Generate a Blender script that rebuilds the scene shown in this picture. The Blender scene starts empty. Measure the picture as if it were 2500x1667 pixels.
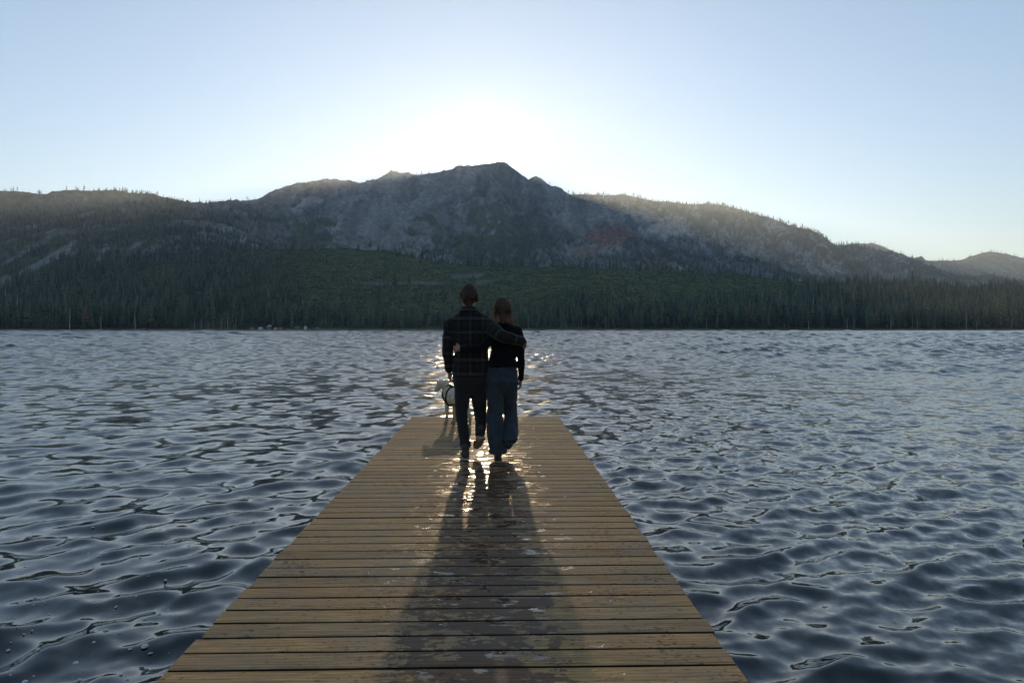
import bpy, bmesh, math, random
import numpy as np
from mathutils import Vector, Matrix

random.seed(7)
RNG = np.random.default_rng(7)
SC = bpy.context.scene
COL = SC.collection

# ------------------------------------------------------------------ camera
# Water surface is z = 0, deck top z = 0.32, lens 1.38 m above the deck.
DECK_Z = 0.32
CAM_Z = DECK_Z + 1.38
cam_data = bpy.data.cameras.new('camera')
cam_data.sensor_width = 36.0
cam_data.lens = 24.0
cam_data.shift_y = -29.5 / 2500.0
cam_data.clip_start = 0.05
cam_data.clip_end = 60000
cam = bpy.data.objects.new('camera', cam_data)
cam.location = (0, 0, CAM_Z)
cam.rotation_euler = (math.radians(90), 0, 0)
COL.objects.link(cam)
SC.camera = cam

# ------------------------------------------------------------------ sky and sun
SUN_U, SUN_V = (1177 - 1250) / 1667.0, (804 - 404) / 1667.0
SUN_DIR = Vector((SUN_U, 1.0, SUN_V)).normalized()
SUN_EL = math.asin(SUN_DIR.z)
SUN_AZ = math.atan2(SUN_DIR.x, SUN_DIR.y)
world = bpy.data.worlds.new('World')
SC.world = world
world.use_nodes = True
wn = world.node_tree.nodes
wl = world.node_tree.links
wn.clear()
w_out = wn.new('ShaderNodeOutputWorld')
w_bg = wn.new('ShaderNodeBackground')
w_sky = wn.new('ShaderNodeTexSky')
w_sky.sky_type = 'NISHITA'
w_sky.sun_disc = False
w_sky.sun_elevation = SUN_EL
w_sky.sun_rotation = SUN_AZ
w_sky.altitude = 1900
w_sky.air_density = 1.4
w_sky.dust_density = 0.2
w_sky.ozone_density = 2.0
w_bg.inputs['Strength'].default_value = 0.118
w_tint = wn.new('ShaderNodeMix'); w_tint.data_type = 'RGBA'; w_tint.blend_type = 'MULTIPLY'
w_tint.inputs[0].default_value = 1.0; w_tint.inputs[7].default_value = (1.08, 0.965, 0.965, 1)   # white balance of the air
wl.new(w_sky.outputs['Color'], w_tint.inputs[6])
wl.new(w_tint.outputs[2], w_bg.inputs['Color'])
# the sun's own disc and its tight aureole
w_geo = wn.new('ShaderNodeTexCoord')
w_dot = wn.new('ShaderNodeVectorMath'); w_dot.operation = 'DOT_PRODUCT'
w_dot.inputs[1].default_value = SUN_DIR
w_nrm = wn.new('ShaderNodeVectorMath'); w_nrm.operation = 'NORMALIZE'
wl.new(w_geo.outputs['Generated'], w_nrm.inputs[0])
wl.new(w_nrm.outputs['Vector'], w_dot.inputs[0])
w_acos = wn.new('ShaderNodeMath'); w_acos.operation = 'ARCCOSINE'
w_acos.use_clamp = False
w_min = wn.new('ShaderNodeMath'); w_min.operation = 'MINIMUM'; w_min.inputs[1].default_value = 0.9999999
wl.new(w_dot.outputs['Value'], w_min.inputs[0])
wl.new(w_min.outputs[0], w_acos.inputs[0])
def w_exp(scale, amp):
    a = wn.new('ShaderNodeMath'); a.operation = 'MULTIPLY'; a.inputs[1].default_value = -1.0 / math.radians(scale)
    wl.new(w_acos.outputs[0], a.inputs[0])
    e = wn.new('ShaderNodeMath'); e.operation = 'EXPONENT'
    wl.new(a.outputs[0], e.inputs[0])
    m = wn.new('ShaderNodeMath'); m.operation = 'MULTIPLY'; m.inputs[1].default_value = amp
    wl.new(e.outputs[0], m.inputs[0])
    return m
def w_add(a, b):
    m = wn.new('ShaderNodeMath'); m.operation = 'ADD'
    wl.new(a.outputs[0], m.inputs[0]); wl.new(b.outputs[0], m.inputs[1])
    return m
AUREOLE = [(1.15, 4.5), (0.4, 30.0)]
w_sum = w_exp(*AUREOLE[0])
for a_ in AUREOLE[1:]:
    w_sum = w_add(w_sum, w_exp(*a_))
w_glow = wn.new('ShaderNodeBackground')
w_glow.inputs['Color'].default_value = (1.0, 0.88, 0.71, 1)
wl.new(w_sum.outputs[0], w_glow.inputs['Strength'])
w_mix = wn.new('ShaderNodeAddShader')
wl.new(w_bg.outputs[0], w_mix.inputs[0])
wl.new(w_glow.outputs[0], w_mix.inputs[1])
# fill light added to lift the shadows, even over the whole dome
w_fill = wn.new('ShaderNodeBackground')
w_fill.inputs['Color'].default_value = (0.060, 0.088, 0.108, 1); w_fill.inputs['Strength'].default_value = 1.0
w_mix2 = wn.new('ShaderNodeAddShader')
wl.new(w_mix.outputs[0], w_mix2.inputs[0]); wl.new(w_fill.outputs[0], w_mix2.inputs[1])
wl.new(w_mix2.outputs[0], w_out.inputs['Surface'])

sun_data = bpy.data.lights.new('sun', 'SUN')
sun_data.energy = 4.0
sun_data.angle = math.radians(0.8)
sun_data.color = (1.0, 0.72, 0.42)
sun = bpy.data.objects.new('sun', sun_data)
sun.rotation_mode = 'QUATERNION'
sun.rotation_quaternion = SUN_DIR.to_track_quat('Z', 'Y')
sun.location = SUN_DIR * 50
COL.objects.link(sun)

SC.view_settings.view_transform = 'Standard'
SC.view_settings.look = 'None'
SC.view_settings.exposure = 0.24
SC.view_settings.gamma = 1.0
SC.view_settings.use_curve_mapping = False
SC.render.engine = 'CYCLES'
SC.cycles.use_denoising = True
SC.cycles.max_bounces = 6
SC.cycles.diffuse_bounces = 2
SC.cycles.glossy_bounces = 3
SC.cycles.transmission_bounces = 3
SC.cycles.volume_bounces = 0
SC.cycles.sample_clamp_indirect = 4.0
SC.cycles.sample_clamp_direct = 0.0

# ------------------------------------------------------------------ helpers
def tag(o, label=None, cat=None, group=None, kind=None):
    if label: o['label'] = label
    if cat: o['category'] = cat
    if group: o['group'] = group
    if kind: o['kind'] = kind
    return o

def link(name, me, mat=None, parent=None, loc=None):
    o = bpy.data.objects.new(name, me)
    COL.objects.link(o)
    if mat is not None and me is not None and len(me.materials) == 0:
        me.materials.append(mat)
    if parent is not None:
        o.parent = parent
    if loc is not None:
        o.location = loc
    return o

def np_mesh(name, verts, faces, smooth=True):
    """verts (n,3), faces (m,k) of one size"""
    me = bpy.data.meshes.new(name)
    verts = np.ascontiguousarray(verts, dtype=np.float32)
    faces = np.ascontiguousarray(faces, dtype=np.int32)
    m, k = faces.shape
    me.vertices.add(len(verts)); me.vertices.foreach_set('co', verts.ravel())
    me.loops.add(m * k); me.loops.foreach_set('vertex_index', faces.ravel())
    me.polygons.add(m)
    me.polygons.foreach_set('loop_start', np.arange(0, m * k, k, dtype=np.int32))
    me.polygons.foreach_set('loop_total', np.full(m, k, dtype=np.int32))
    if smooth:
        me.polygons.foreach_set('use_smooth', np.ones(m, dtype=bool))
    me.update(calc_edges=True)
    me.validate()
    return me

def grid_faces(nr, nc, wrap=False):
    i = np.arange(nr - 1)[:, None]
    j = np.arange(nc if wrap else nc - 1)[None, :]
    j2 = (j + 1) % nc
    f = np.stack([i * nc + j, i * nc + j2, (i + 1) * nc + j2, (i + 1) * nc + j], -1)
    return f.reshape(-1, 4)

def attr_f(me, name, vals):
    a = me.attributes.new(name, 'FLOAT', 'POINT')
    a.data.foreach_set('value', np.ascontiguousarray(vals, dtype=np.float32).ravel())

def attr_c(me, name, vals):
    a = me.attributes.new(name, 'FLOAT_COLOR', 'POINT')
    v = np.ones((len(vals), 4), dtype=np.float32); v[:, :3] = vals
    a.data.foreach_set('color', v.ravel())

def attr_v(me, name, vals):
    a = me.attributes.new(name, 'FLOAT_VECTOR', 'POINT')
    a.data.foreach_set('vector', np.ascontiguousarray(vals, dtype=np.float32).ravel())

def _hash(ix, iy, seed):
    h = (ix.astype(np.int64) * 374761393 + iy.astype(np.int64) * 668265263 + seed * 1442695041) & 0xffffffff
    h = ((h ^ (h >> 13)) * 1274126177) & 0xffffffff
    h = h ^ (h >> 16)
    return (h & 0xffff) / 65535.0

def vnoise(x, y, seed=0):
    ix = np.floor(x); iy = np.floor(y)
    fx = x - ix; fy = y - iy
    fx = fx * fx * fx * (fx * (fx * 6 - 15) + 10); fy = fy * fy * fy * (fy * (fy * 6 - 15) + 10)
    a = _hash(ix, iy, seed); b = _hash(ix + 1, iy, seed)
    c = _hash(ix, iy + 1, seed); d = _hash(ix + 1, iy + 1, seed)
    return (a + (b - a) * fx + (c - a) * fy + (a - b - c + d) * fx * fy)

def fbm(x, y, seed=0, octv=5, gain=0.5):
    s = np.zeros_like(x, dtype=np.float64); amp = 1.0; tot = 0
    for o in range(octv):
        s += amp * (vnoise(x, y, seed + o * 17) * 2 - 1); tot += amp
        amp *= gain
        x, y = x * 1.92 + y * 0.55 + 3.1, y * 1.92 - x * 0.55 + 1.7
    return s / tot

def ridged(x, y, seed=0, octv=5, gain=0.55):
    s = np.zeros_like(x, dtype=np.float64); amp = 1.0; tot = 0
    for o in range(octv):
        n = 1 - np.abs(vnoise(x, y, seed + o * 13) * 2 - 1)
        s += amp * n * n; tot += amp
        amp *= gain
        x, y = x * 1.92 + y * 0.55 + 3.1, y * 1.92 - x * 0.55 + 1.7
    return s / tot

def sstep(a, b, x):
    t = np.clip((x - a) / (b - a), 0, 1)
    return t * t * (3 - 2 * t)

class Mat:
    """small node helper"""
    def __init__(self, name):
        self.m = bpy.data.materials.new(name)
        self.m.use_nodes = True
        self.t = self.m.node_tree
        self.t.nodes.clear()
        self.out = self.t.nodes.new('ShaderNodeOutputMaterial')
    def n(self, kind, **kw):
        nd = self.t.nodes.new('ShaderNode' + kind)
        for k, v in kw.items():
            if k.startswith('i_'):
                key = k[2:]
                key = int(key) if key.isdigit() else key.replace('_', ' ')
                if hasattr(v, 'is_output'):
                    self.t.links.new(v, nd.inputs[key])
                else:
                    nd.inputs[key].default_value = v
            else:
                setattr(nd, k, v)
        return nd
    def math(self, op, a, b=None, clamp=False):
        nd = self.t.nodes.new('ShaderNodeMath'); nd.operation = op; nd.use_clamp = clamp
        for i, v in enumerate((a, b)):
            if v is None: continue
            if hasattr(v, 'is_output'): self.t.links.new(v, nd.inputs[i])
            else: nd.inputs[i].default_value = v
        return nd.outputs[0]
    def vmath(self, op, a, b=None, scale=None):
        nd = self.t.nodes.new('ShaderNodeVectorMath'); nd.operation = op
        for i, v in enumerate((a, b)):
            if v is None: continue
            if hasattr(v, 'is_output'): self.t.links.new(v, nd.inputs[i])
            else: nd.inputs[i].default_value = v
        if scale is not None:
            if hasattr(scale, 'is_output'): self.t.links.new(scale, nd.inputs['Scale'])
            else: nd.inputs['Scale'].default_value = scale
        return nd.outputs['Value'] if op in ('DOT_PRODUCT', 'LENGTH') else nd.outputs['Vector']
    def noise(self, vec, scale, detail=3, rough=0.5, color=False, dist=0.0):
        nd = self.n('TexNoise', i_Scale=scale, i_Detail=detail, i_Roughness=rough, i_Distortion=dist)
        self.t.links.new(vec, nd.inputs['Vector'])
        return nd.outputs['Color' if color else 'Fac']
    def ramp(self, fac, stops, interp='LINEAR'):
        nd = self.t.nodes.new('ShaderNodeValToRGB')
        nd.color_ramp.interpolation = interp
        e = nd.color_ramp.elements
        while len(e) < len(stops): e.new(0.5)
        for k, (p, c) in enumerate(stops):
            e[k].position = p
            e[k].color = (c, c, c, 1) if isinstance(c, (int, float)) else (*c[:3], 1)
        self.t.links.new(fac, nd.inputs[0])
        return nd.outputs[0]
    def mix(self, fac, a, b, blend='MIX'):
        nd = self.t.nodes.new('ShaderNodeMix'); nd.data_type = 'RGBA'; nd.blend_type = blend
        nd.clamp_result = False
        for key, v in ((0, fac), (6, a), (7, b)):
            if hasattr(v, 'is_output'): self.t.links.new(v, nd.inputs[key])
            elif key == 0: nd.inputs[0].default_value = v
            else: nd.inputs[key].default_value = (*v[:3], 1)
        return nd.outputs[2]
    def map(self, v, a, b, c, d):
        nd = self.n('MapRange', i_1=a, i_2=b, i_3=c, i_4=d)
        self.t.links.new(v, nd.inputs[0])
        return nd.outputs[0]
    def attr(self, name):
        return self.n('Attribute', attribute_name=name)
    def bump(self, height, strength=0.3, dist=0.01):
        nd = self.n('Bump', i_Strength=strength, i_Distance=dist)
        self.t.links.new(height, nd.inputs['Height'])
        return nd.outputs['Normal']
    def obj(self):
        return self.n('TexCoord').outputs['Object']
    def bsdf(self, color, rough=0.8, normal=None, spec=0.5, metallic=0.0, ior=1.5, sheen=0.0, trans=None):
        b = self.n('BsdfPrincipled')
        for key, v in (('Base Color', color), ('Roughness', rough), ('Normal', normal), ('Specular IOR Level', spec),
                       ('Metallic', metallic), ('IOR', ior), ('Sheen Weight', sheen)):
            if v is None: continue
            if hasattr(v, 'is_output'): self.t.links.new(v, b.inputs[key])
            elif key == 'Base Color': b.inputs[key].default_value = (*v[:3], 1)
            else: b.inputs[key].default_value = v
        self.t.links.new(b.outputs[0], self.out.inputs['Surface'])
        return b

def U(px): return (np.asarray(px, dtype=np.float64) - 1250.0) / 1667.0
def V(py): return (804.0 - np.asarray(py, dtype=np.float64)) / 1667.0
# ------------------------------------------------------------------ terrain: shore, moraine and mountains
def prof(pts):
    p = np.array(pts, dtype=np.float64)
    return lambda px: np.interp(px, p[:, 0], p[:, 1])
R1_Y = prof([(-900, 520), (-400, 500), (-100, 474), (0, 464), (60, 467), (115, 468.5), (126, 463), (150, 461.5), (235, 465), (255, 464), (300, 469), (365, 473), (376, 471), (395, 481),
    (420, 485), (450, 492), (500, 493), (560, 491), (630, 485), (650, 474), (675, 462), (715, 449), (760, 441), (790, 435), (808, 434.5), (830, 437), (865, 443),
    (900, 443), (918, 442), (925, 438), (935, 438), (940, 440), (985, 434), (1010, 427), (1050, 420), (1075, 417), (1110, 413), (1120, 408), (1130, 405), (1145, 404),
    (1154, 403), (1163, 401.2), (1175, 401), (1188, 401), (1195, 400.5), (1202, 398.5), (1215, 396), (1226, 396), (1236, 399), (1245, 408), (1260, 416), (1275, 428), (1290, 439), (1297, 434), (1308, 430),
    (1318, 434), (1330, 443), (1345, 457), (1370, 467), (1400, 480), (1450, 497), (1500, 513), (1560, 519), (1600, 526), (1640, 545), (1680, 565), (1730, 595), (1800, 632),
    (1900, 662), (2050, 690), (2500, 720), (3400, 740)])
R2_Y = prof([(-900, 560), (600, 520), (1200, 480), (1370, 474), (1430, 473.5), (1480, 475), (1550, 477), (1570, 483), (1600, 491), (1640, 493), (1700, 496), (1760, 498), (1785, 503), (1820, 515), (1860, 527),
    (1890, 538), (1925, 548), (1950, 554), (1985, 562), (2010, 575), (2035, 592), (2050, 598), (2090, 598), (2120, 604), (2170, 616), (2230, 634), (2280, 655), (2330, 672), (2400, 685), (2500, 705), (3400, 745)])
R3_Y = prof([(-900, 640), (1900, 640), (2050, 604), (2070, 597), (2080, 594), (2110, 593), (2140, 595), (2160, 603), (2190, 618), (2220, 630), (2260, 637), (2300, 637), (2350, 635), (2370, 625), (2400, 617),
    (2430, 614), (2460, 619), (2500, 630), (2600, 650), (2800, 640), (3400, 690)])
MOR_Y = prof([(-900, 640), (0, 655), (300, 640), (500, 625), (620, 606), (700, 604), (850, 604), (950, 612), (1020, 630), (1100, 648), (1200, 653), (1350, 653), (1500, 656), (1650, 662), (1800, 670), (2000, 690), (2200, 700), (2500, 709), (3400, 730)])
D_R1 = prof([(-900, 2700), (0, 2750), (400, 2950), (600, 3500), (800, 3950), (1180, 4200), (1345, 4200), (1500, 3850), (1800, 3300), (2200, 2900), (3400, 2700)])
D_R2 = prof([(-900, 5600), (1200, 5400), (1400, 5000), (1800, 4900), (2050, 4600), (2300, 4000), (3400, 3600)])
D_MOR = prof([(-900, 1750), (500, 1750), (800, 1700), (1200, 1600), (1800, 1550), (2200, 1450), (3400, 1400)])
SHORE = 900.0

NU, NY = 1050, 430
uu = np.concatenate([np.linspace(-1.25, -0.80, 60)[:-1], np.linspace(-0.80, 0.80, NU - 119), np.linspace(0.80, 1.25, 61)[1:]])
NU = len(uu)
yy = np.concatenate([np.linspace(878, 960, 14)[:-1], np.geomspace(960, 8600, NY - 13)])
NY = len(yy)
px_c = uu * 1667 + 1250
def terrain_columns(px):
    """height keys along one line of sight, in metres of real distance and height"""
    d1, d2, dm = D_R1(px), D_R2(px), D_MOR(px)
    d3 = np.full_like(px, 6900.0)
    hz = lambda y, d: CAM_Z + V(y) * d
    zm = hz(MOR_Y(px), dm); z1 = hz(R1_Y(px), d1); z2 = hz(R2_Y(px), d2); z3 = hz(R3_Y(px), d3)
    left = 1 - sstep(420, 760, px)
    dv = dm + 420 * (1 - left) + 300 * left
    zv = np.minimum(zm * 0.72, hz(MOR_Y(px) + 18, dv)) * (1 - left) + left * (zm + (z1 - zm) * 300 / np.maximum(d1 - dm, 50))
    # foot and middle of the mountain face
    df = dv + 0.30 * (d1 - dv); zf = zv + (z1 - zv) * 0.20 * (1 - left) + left * (z1 - zv) * 0.33
    dq = dv + 0.74 * (d1 - dv); zq = zv + (z1 - zv) * 0.66 * (1 - left) + left * (z1 - zv) * 0.80
    dd = 0.5 * (d1 + d2); zd = np.minimum(z1, z2) * 0.72
    de = 0.5 * (d2 + d3); ze = np.minimum(z2, z3) * 0.72
    K = [(np.full_like(px, 878.0), np.full_like(px, -2.5)), (np.full_like(px, SHORE), np.full_like(px, 0.1)),
         (np.full_like(px, 925.0), np.full_like(px, 2.5)), (np.full_like(px, 1050.0), 4 + zm * 0.10 ), (0.55 * dm + 0.45 * 1050, zm * 0.52), (dm, zm), (dv, zv), (df, zf), (dq, zq),
         (d1, z1), (dd, zd), (d2, z2), (de, ze), (d3, z3), (np.full_like(px, 8700.0), z3 * 0.5)]
    return np.array([k[0] for k in K]), np.array([k[1] for k in K])
KD, KZ = terrain_columns(px_c)
Z = np.empty((NY, NU))
for j in range(NU):
    Z[:, j] = np.interp(yy, KD[:, j], KZ[:, j])
XX = uu[None, :] * yy[:, None]
YY = np.repeat(yy[:, None], NU, 1)
PXX = np.repeat(px_c[None, :], NY, 0)
# gullies and rock relief, faded out on the crest lines themselves and on the beach
d1g = D_R1(px_c)[None, :]; d2g = D_R2(px_c)[None, :]
crest = np.maximum.reduce([np.exp(-((YY - d1g) / 130.0) ** 2), np.exp(-((YY - d2g) / 160.0) ** 2), np.exp(-((YY - 6900) / 250.0) ** 2)])
mor = np.exp(-((YY - D_MOR(px_c)[None, :]) / 90.0) ** 2)
amp_big = sstep(1000, 1700, YY) * (1 - 0.93 * crest) * (1 - 0.7 * mor)
rocky = sstep(0.0, 1.0, (YY - (D_MOR(px_c)[None, :] + 350)) / 700.0)
wx = XX + 180 * fbm(XX / 900, YY / 900, 3, 3); wy = YY + 180 * fbm(XX / 900, YY / 900, 9, 3)
left_g = (1 - sstep(500, 900, PXX))
g_mtn = ridged(wx / 420, wy / 1150, 21, 5) - 0.42
g_left = ridged((wx * 0.78 - wy * 0.62) / 270, (wx * 0.62 + wy * 0.78) / 1300, 33, 4) - 0.42
g = g_mtn * (1 - left_g) + g_left * left_g
Z += amp_big * (rocky * 200 + (1 - rocky) * (18 + 42 * left_g)) * g
Z += rocky * (1 - 0.75 * crest) * 60 * fbm(XX / 130, YY / 170, 51, 5, 0.6)
Z += (1 - rocky) * sstep(930, 1150, YY) * 5 * fbm(XX / 60, YY / 60, 52, 3)
# crisp little rock teeth on the skyline
teeth = fbm(XX / 38 + YY / 90, YY / 200, 61, 4, 0.6)
sun_gap = np.exp(-((PXX - 1175) / 24.0) ** 4)
Z += rocky * crest * (5.5 * teeth) * (1 - sun_gap)
# shoreline wanders a little
Z += np.exp(-((YY - SHORE) / 25.0) ** 2) * (0.8 * fbm(XX / 40, YY / 90, 71, 4))
Z[yy > 8000, :] = np.minimum(Z[yy > 8000, :], 500)

gy, gx = np.gradient(Z, axis=0) / np.gradient(YY, axis=0), np.gradient(Z, axis=1) / np.gradient(XX, axis=1)
slope = np.sqrt(gx ** 2 + gy ** 2)
# picture height of each point seen from the dock, used only to know which part of the mountain it is
PYY = 804 - (Z - CAM_Z) / YY * 1667
NB = fbm(wx / 260 + 0.6 * fbm(XX / 90, YY / 90, 181, 3), wy / 320 + 0.6 * fbm(XX / 90, YY / 90, 182, 3), 81, 5, 0.6)
NM = fbm(wx / 75 + 0.5 * fbm(XX / 30, YY / 30, 183, 2), wy / 95 + 0.5 * fbm(XX / 30, YY / 30, 184, 2), 83, 4, 0.6)
NF = fbm(XX / 22, YY / 26, 85, 3, 0.6)
on_moraine = (YY < D_MOR(px_c)[None, :] + 60)
on_r1 = (~on_moraine) & (YY < d1g + 120)
on_r2 = (YY >= d1g + 120) & (YY < d2g + 150)
on_r3 = YY >= d2g + 150
def gauss2(x0, y0, sx, sy): return np.exp(-((PXX - x0) / sx) ** 2 - ((PYY - y0) / sy) ** 2)

# --- ground colours (albedo of rock, scree, brush, soil)
C_brush = np.array([0.062, 0.090, 0.032]); C_brush2 = np.array([0.090, 0.102, 0.042])
C_duff = np.array([0.032, 0.036, 0.022]); C_scree = np.array([0.175, 0.175, 0.172]); C_rock = np.array([0.088, 0.080, 0.073])
C_gran = np.array([0.33, 0.33, 0.31]); C_red = np.array([0.21, 0.098, 0.072]); C_sand = np.array([0.20, 0.17, 0.13]); C_tan = np.array([0.20, 0.16, 0.125])
def lay(base, c, w):
    return base + (np.asarray(c) - base) * w[..., None]
G = np.zeros(Z.shape + (3,)); G[:] = C_duff
bw = np.clip(0.55 + 0.9 * NM, 0, 1)
brush = C_brush + (C_brush2 - C_brush) * np.clip(0.4 + NF + 0.5 * NM, 0, 1)[..., None]
G = lay(G, brush, np.clip(on_moraine * (0.35 + 0.8 * sstep(650, 900, PXX) * (1 - 0.6 * sstep(1850, 2100, PXX)) + 0.6 * NB), 0, 1))
# mountain face: rock above, scree fans below, green patches between
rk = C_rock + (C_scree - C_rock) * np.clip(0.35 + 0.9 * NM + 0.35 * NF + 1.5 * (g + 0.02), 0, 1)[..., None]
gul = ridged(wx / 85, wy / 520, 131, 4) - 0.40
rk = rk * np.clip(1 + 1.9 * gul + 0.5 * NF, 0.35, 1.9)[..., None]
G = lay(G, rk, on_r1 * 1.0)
scree = sstep(0.02, 0.28, fbm(wx / 150 , wy / 900, 91, 4) + 0.25 * (PYY - 520) / 60 * (PYY > 470)) * on_r1 * (PXX > 380)
G = lay(G, C_scree * 1.1 * np.clip(1 + 0.9 * gul, 0.5, 1.5)[..., None], np.clip(scree, 0, 1) * 0.75)
green_r1 = sstep(0.05, 0.26, NB + 0.55 * NM - 0.02) * sstep(455, 520, PYY) * on_r1 * sstep(560, 700, PXX) * (1 - sstep(1330, 1500, PXX))
G = lay(G, brush * 0.75, green_r1 * 0.9)
left_r1 = on_r1 * (1 - sstep(380, 620, PXX))
G = lay(G, brush * 0.95, left_r1 * np.clip(0.62 + 1.2 * NM + 0.7 * NB, 0, 1))
G = lay(G, C_scree * 0.8, left_r1 * sstep(0.12, 0.3, NM + 0.6 * NB) * 0.6 * (1 - 0.75 * sstep(500, 540, PYY)))
# red outcrop, pale ledges and tan gully on the spur
G = lay(G, C_red, np.clip(on_r1 * sstep(0.30, 0.62, gauss2(1490, 575, 62, 24) + 0.35 * NM) * 1.0, 0, 1) * 0.9)
G = lay(G, C_tan, np.clip(on_r1 * sstep(0.35, 0.7, np.maximum(gauss2(1420, 615, 60, 20), gauss2(1600, 640, 70, 10)) + 0.4 * NM), 0, 1) * 0.8)
G = lay(G, C_gran, np.clip(on_r1 * sstep(0.45, 0.75, gauss2(1640, 560, 90, 28) + 0.7 * NM + 0.4 * NF), 0, 1))
# back ridge: granite with brush
G = lay(G, C_gran * 0.8, on_r2 * np.clip(0.35 + 1.6 * NM + 0.8 * NF + 0.5 * NB, 0, 1))
G = lay(G, brush, (on_r2 | on_r3) * np.clip(0.25 - 1.0 * NM, 0, 1))
G = lay(G, C_gran * 0.6, on_r3 * np.clip(0.3 + 1.2 * NM, 0, 1))
# scree streaks on the left hillside and pale rubble bands on the moraine
def streak(x0, y0, x1, y1, w):
    dx, dy = x1 - x0, y1 - y0; L = math.hypot(dx, dy)
    t = ((PXX - x0) * dx + (PYY - y0) * dy) / L / L
    dist = np.abs((PXX - x0) * dy - (PYY - y0) * dx) / L
    return np.exp(-(dist / w) ** 2) * sstep(-0.05, 0.1, t) * (1 - sstep(0.85, 1.05, t))
STREAK = np.maximum.reduce([streak(45, 675, 195, 590, 10), streak(-20, 700, 30, 680, 12), streak(305, 628, 345, 592, 7), streak(345, 622, 392, 600, 6), streak(0, 650, 130, 575, 6) * 0.9, streak(235, 640, 262, 600, 6) * 0.8, streak(330, 758, 370, 742, 6) * 0.8])
streak_w = sstep(0.25, 0.6, STREAK + 0.35 * NM) * (PXX < 520)
G = lay(G, C_scree * 1.1, streak_w * 0.9)
band = np.maximum.reduce([streak(880, 692, 1100, 692, 4), streak(1100, 676, 1185, 672, 6), streak(1160, 690, 1210, 688, 5), streak(1180, 660, 1300, 700, 3) * 0.5])
band_w = sstep(0.35, 0.6, band + 0.5 * NM) * on_moraine
G = lay(G, C_scree * 0.7, band_w * 0.6)
# beach strip
G = lay(G, C_sand, (1 - sstep(1.2, 3.0, Z)) * (YY < 960))
G = np.clip(G, 0.01, 0.9)

tverts = np.stack([XX, YY, Z], -1).reshape(-1, 3)
terr_me = np_mesh('mountain_terrain', tverts, grid_faces(NY, NU))
attr_c(terr_me, 'ground', G.reshape(-1, 3))
M_t = Mat('mountain_ground')
tc = M_t.obj()
at = M_t.attr('ground').outputs['Color']
n1 = M_t.noise(tc, 0.035, 6, 0.65)
n2 = M_t.noise(tc, 0.25, 4, 0.7)
v1 = M_t.ramp(n1, [(0.30, 0.5), (0.5, 1.0), (0.70, 1.5)])
v2 = M_t.ramp(n2, [(0.3, 0.75), (0.5, 1.0), (0.7, 1.25)])
c = M_t.mix(1.0, at, v1, 'MULTIPLY')
c = M_t.mix(1.0, c, v2, 'MULTIPLY')
hgt = M_t.math('ADD', M_t.math('MULTIPLY', n1, 14.0), M_t.math('MULTIPLY', n2, 3.0))
M_t.bsdf(c, 0.95, M_t.bump(hgt, 0.9, 1.0), spec=0.15)
terrain = link('mountain_terrain', terr_me, M_t.m)
tag(terrain, 'rocky mountain range with wooded lower slopes across the lake', kind='structure')

def ground_z(x, y):
    """bilinear height lookup on the terrain grid"""
    x = np.asarray(x, float); y = np.asarray(y, float)
    u_ = x / y
    fi = np.interp(y, yy, np.arange(NY)); fj = np.interp(u_, uu, np.arange(NU))
    i = np.clip(fi.astype(int), 0, NY - 2); j = np.clip(fj.astype(int), 0, NU - 2)
    a = fi - i; b = fj - j
    return (Z[i, j] * (1 - a) * (1 - b) + Z[i + 1, j] * a * (1 - b) + Z[i, j + 1] * (1 - a) * b + Z[i + 1, j + 1] * a * b), i, j
# ------------------------------------------------------------------ lake
NR = 950
rr = np.concatenate([np.linspace(0.4, 1.6, 24)[:-1], np.geomspace(1.6, 1600, NR)])
dense = np.linspace(math.radians(-47), math.radians(47), 430)
rest = np.linspace(math.radians(47), math.radians(313), 90)[1:-1]
th = np.concatenate([dense, rest])
TH, RR = np.meshgrid(th, rr)
WX = RR * np.sin(TH); WY = RR * np.cos(TH) 
spacing = np.maximum(np.gradient(rr)[:, None] * np.ones_like(TH), RR * np.maximum(np.gradient(th), 0)[None, :])
wr = np.random.default_rng(11)
NW = 110
lam = np.geomspace(0.09, 1.0, NW)
main = math.radians(-75)     # wave travel: towards the dock and a little to the right
ang = main + wr.normal(0, 0.62, NW)
ph = wr.uniform(0, 2 * math.pi, NW)
tot_slope = 0.185
wt = np.ones(NW)
wt *= np.where(lam < 0.2, 0.6, 1.0) * np.where(lam > 0.8, 0.7, 1.0)
wt /= math.sqrt((wt ** 2).sum() / 2)
ka = tot_slope * wt
WZ = np.zeros_like(WX); DX = np.zeros_like(WX); DY = np.zeros_like(WX)
lost = np.zeros_like(WX)
lx = WX + 0.5 * fbm(WX / 5, WY / 5, 5, 2); ly = WY + 0.5 * fbm(WX / 5, WY / 5, 6, 2)
gust = 1.0 + 0.55 * fbm(WX / 8, WY / 13, 15, 3) + 0.12 * sstep(-2, 3, WX)
for l_, a_, p_, s_ in zip(lam, ang, ph, ka):
    k = 2 * math.pi / l_
    f = sstep(2.2, 4.5, l_ / spacing)
    amp = s_ / k * (1 + (0.45 * sstep(0.3, 2.5, WX) - 0.15) * (l_ < 0.4)) * (1 - 0.45 * sstep(0.3, 2.5, WX) * (l_ > 0.5))
    arg = k * (lx * math.cos(a_) + ly * math.sin(a_)) + p_
    s, c_ = np.sin(arg), np.cos(arg)
    WZ += f * amp * s
    DX += f * amp * c_ * math.cos(a_) * 0.75
    DY += f * amp * c_ * math.sin(a_) * 0.75
    lost += (1 - f * f) * s_ * s_ / 2
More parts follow.
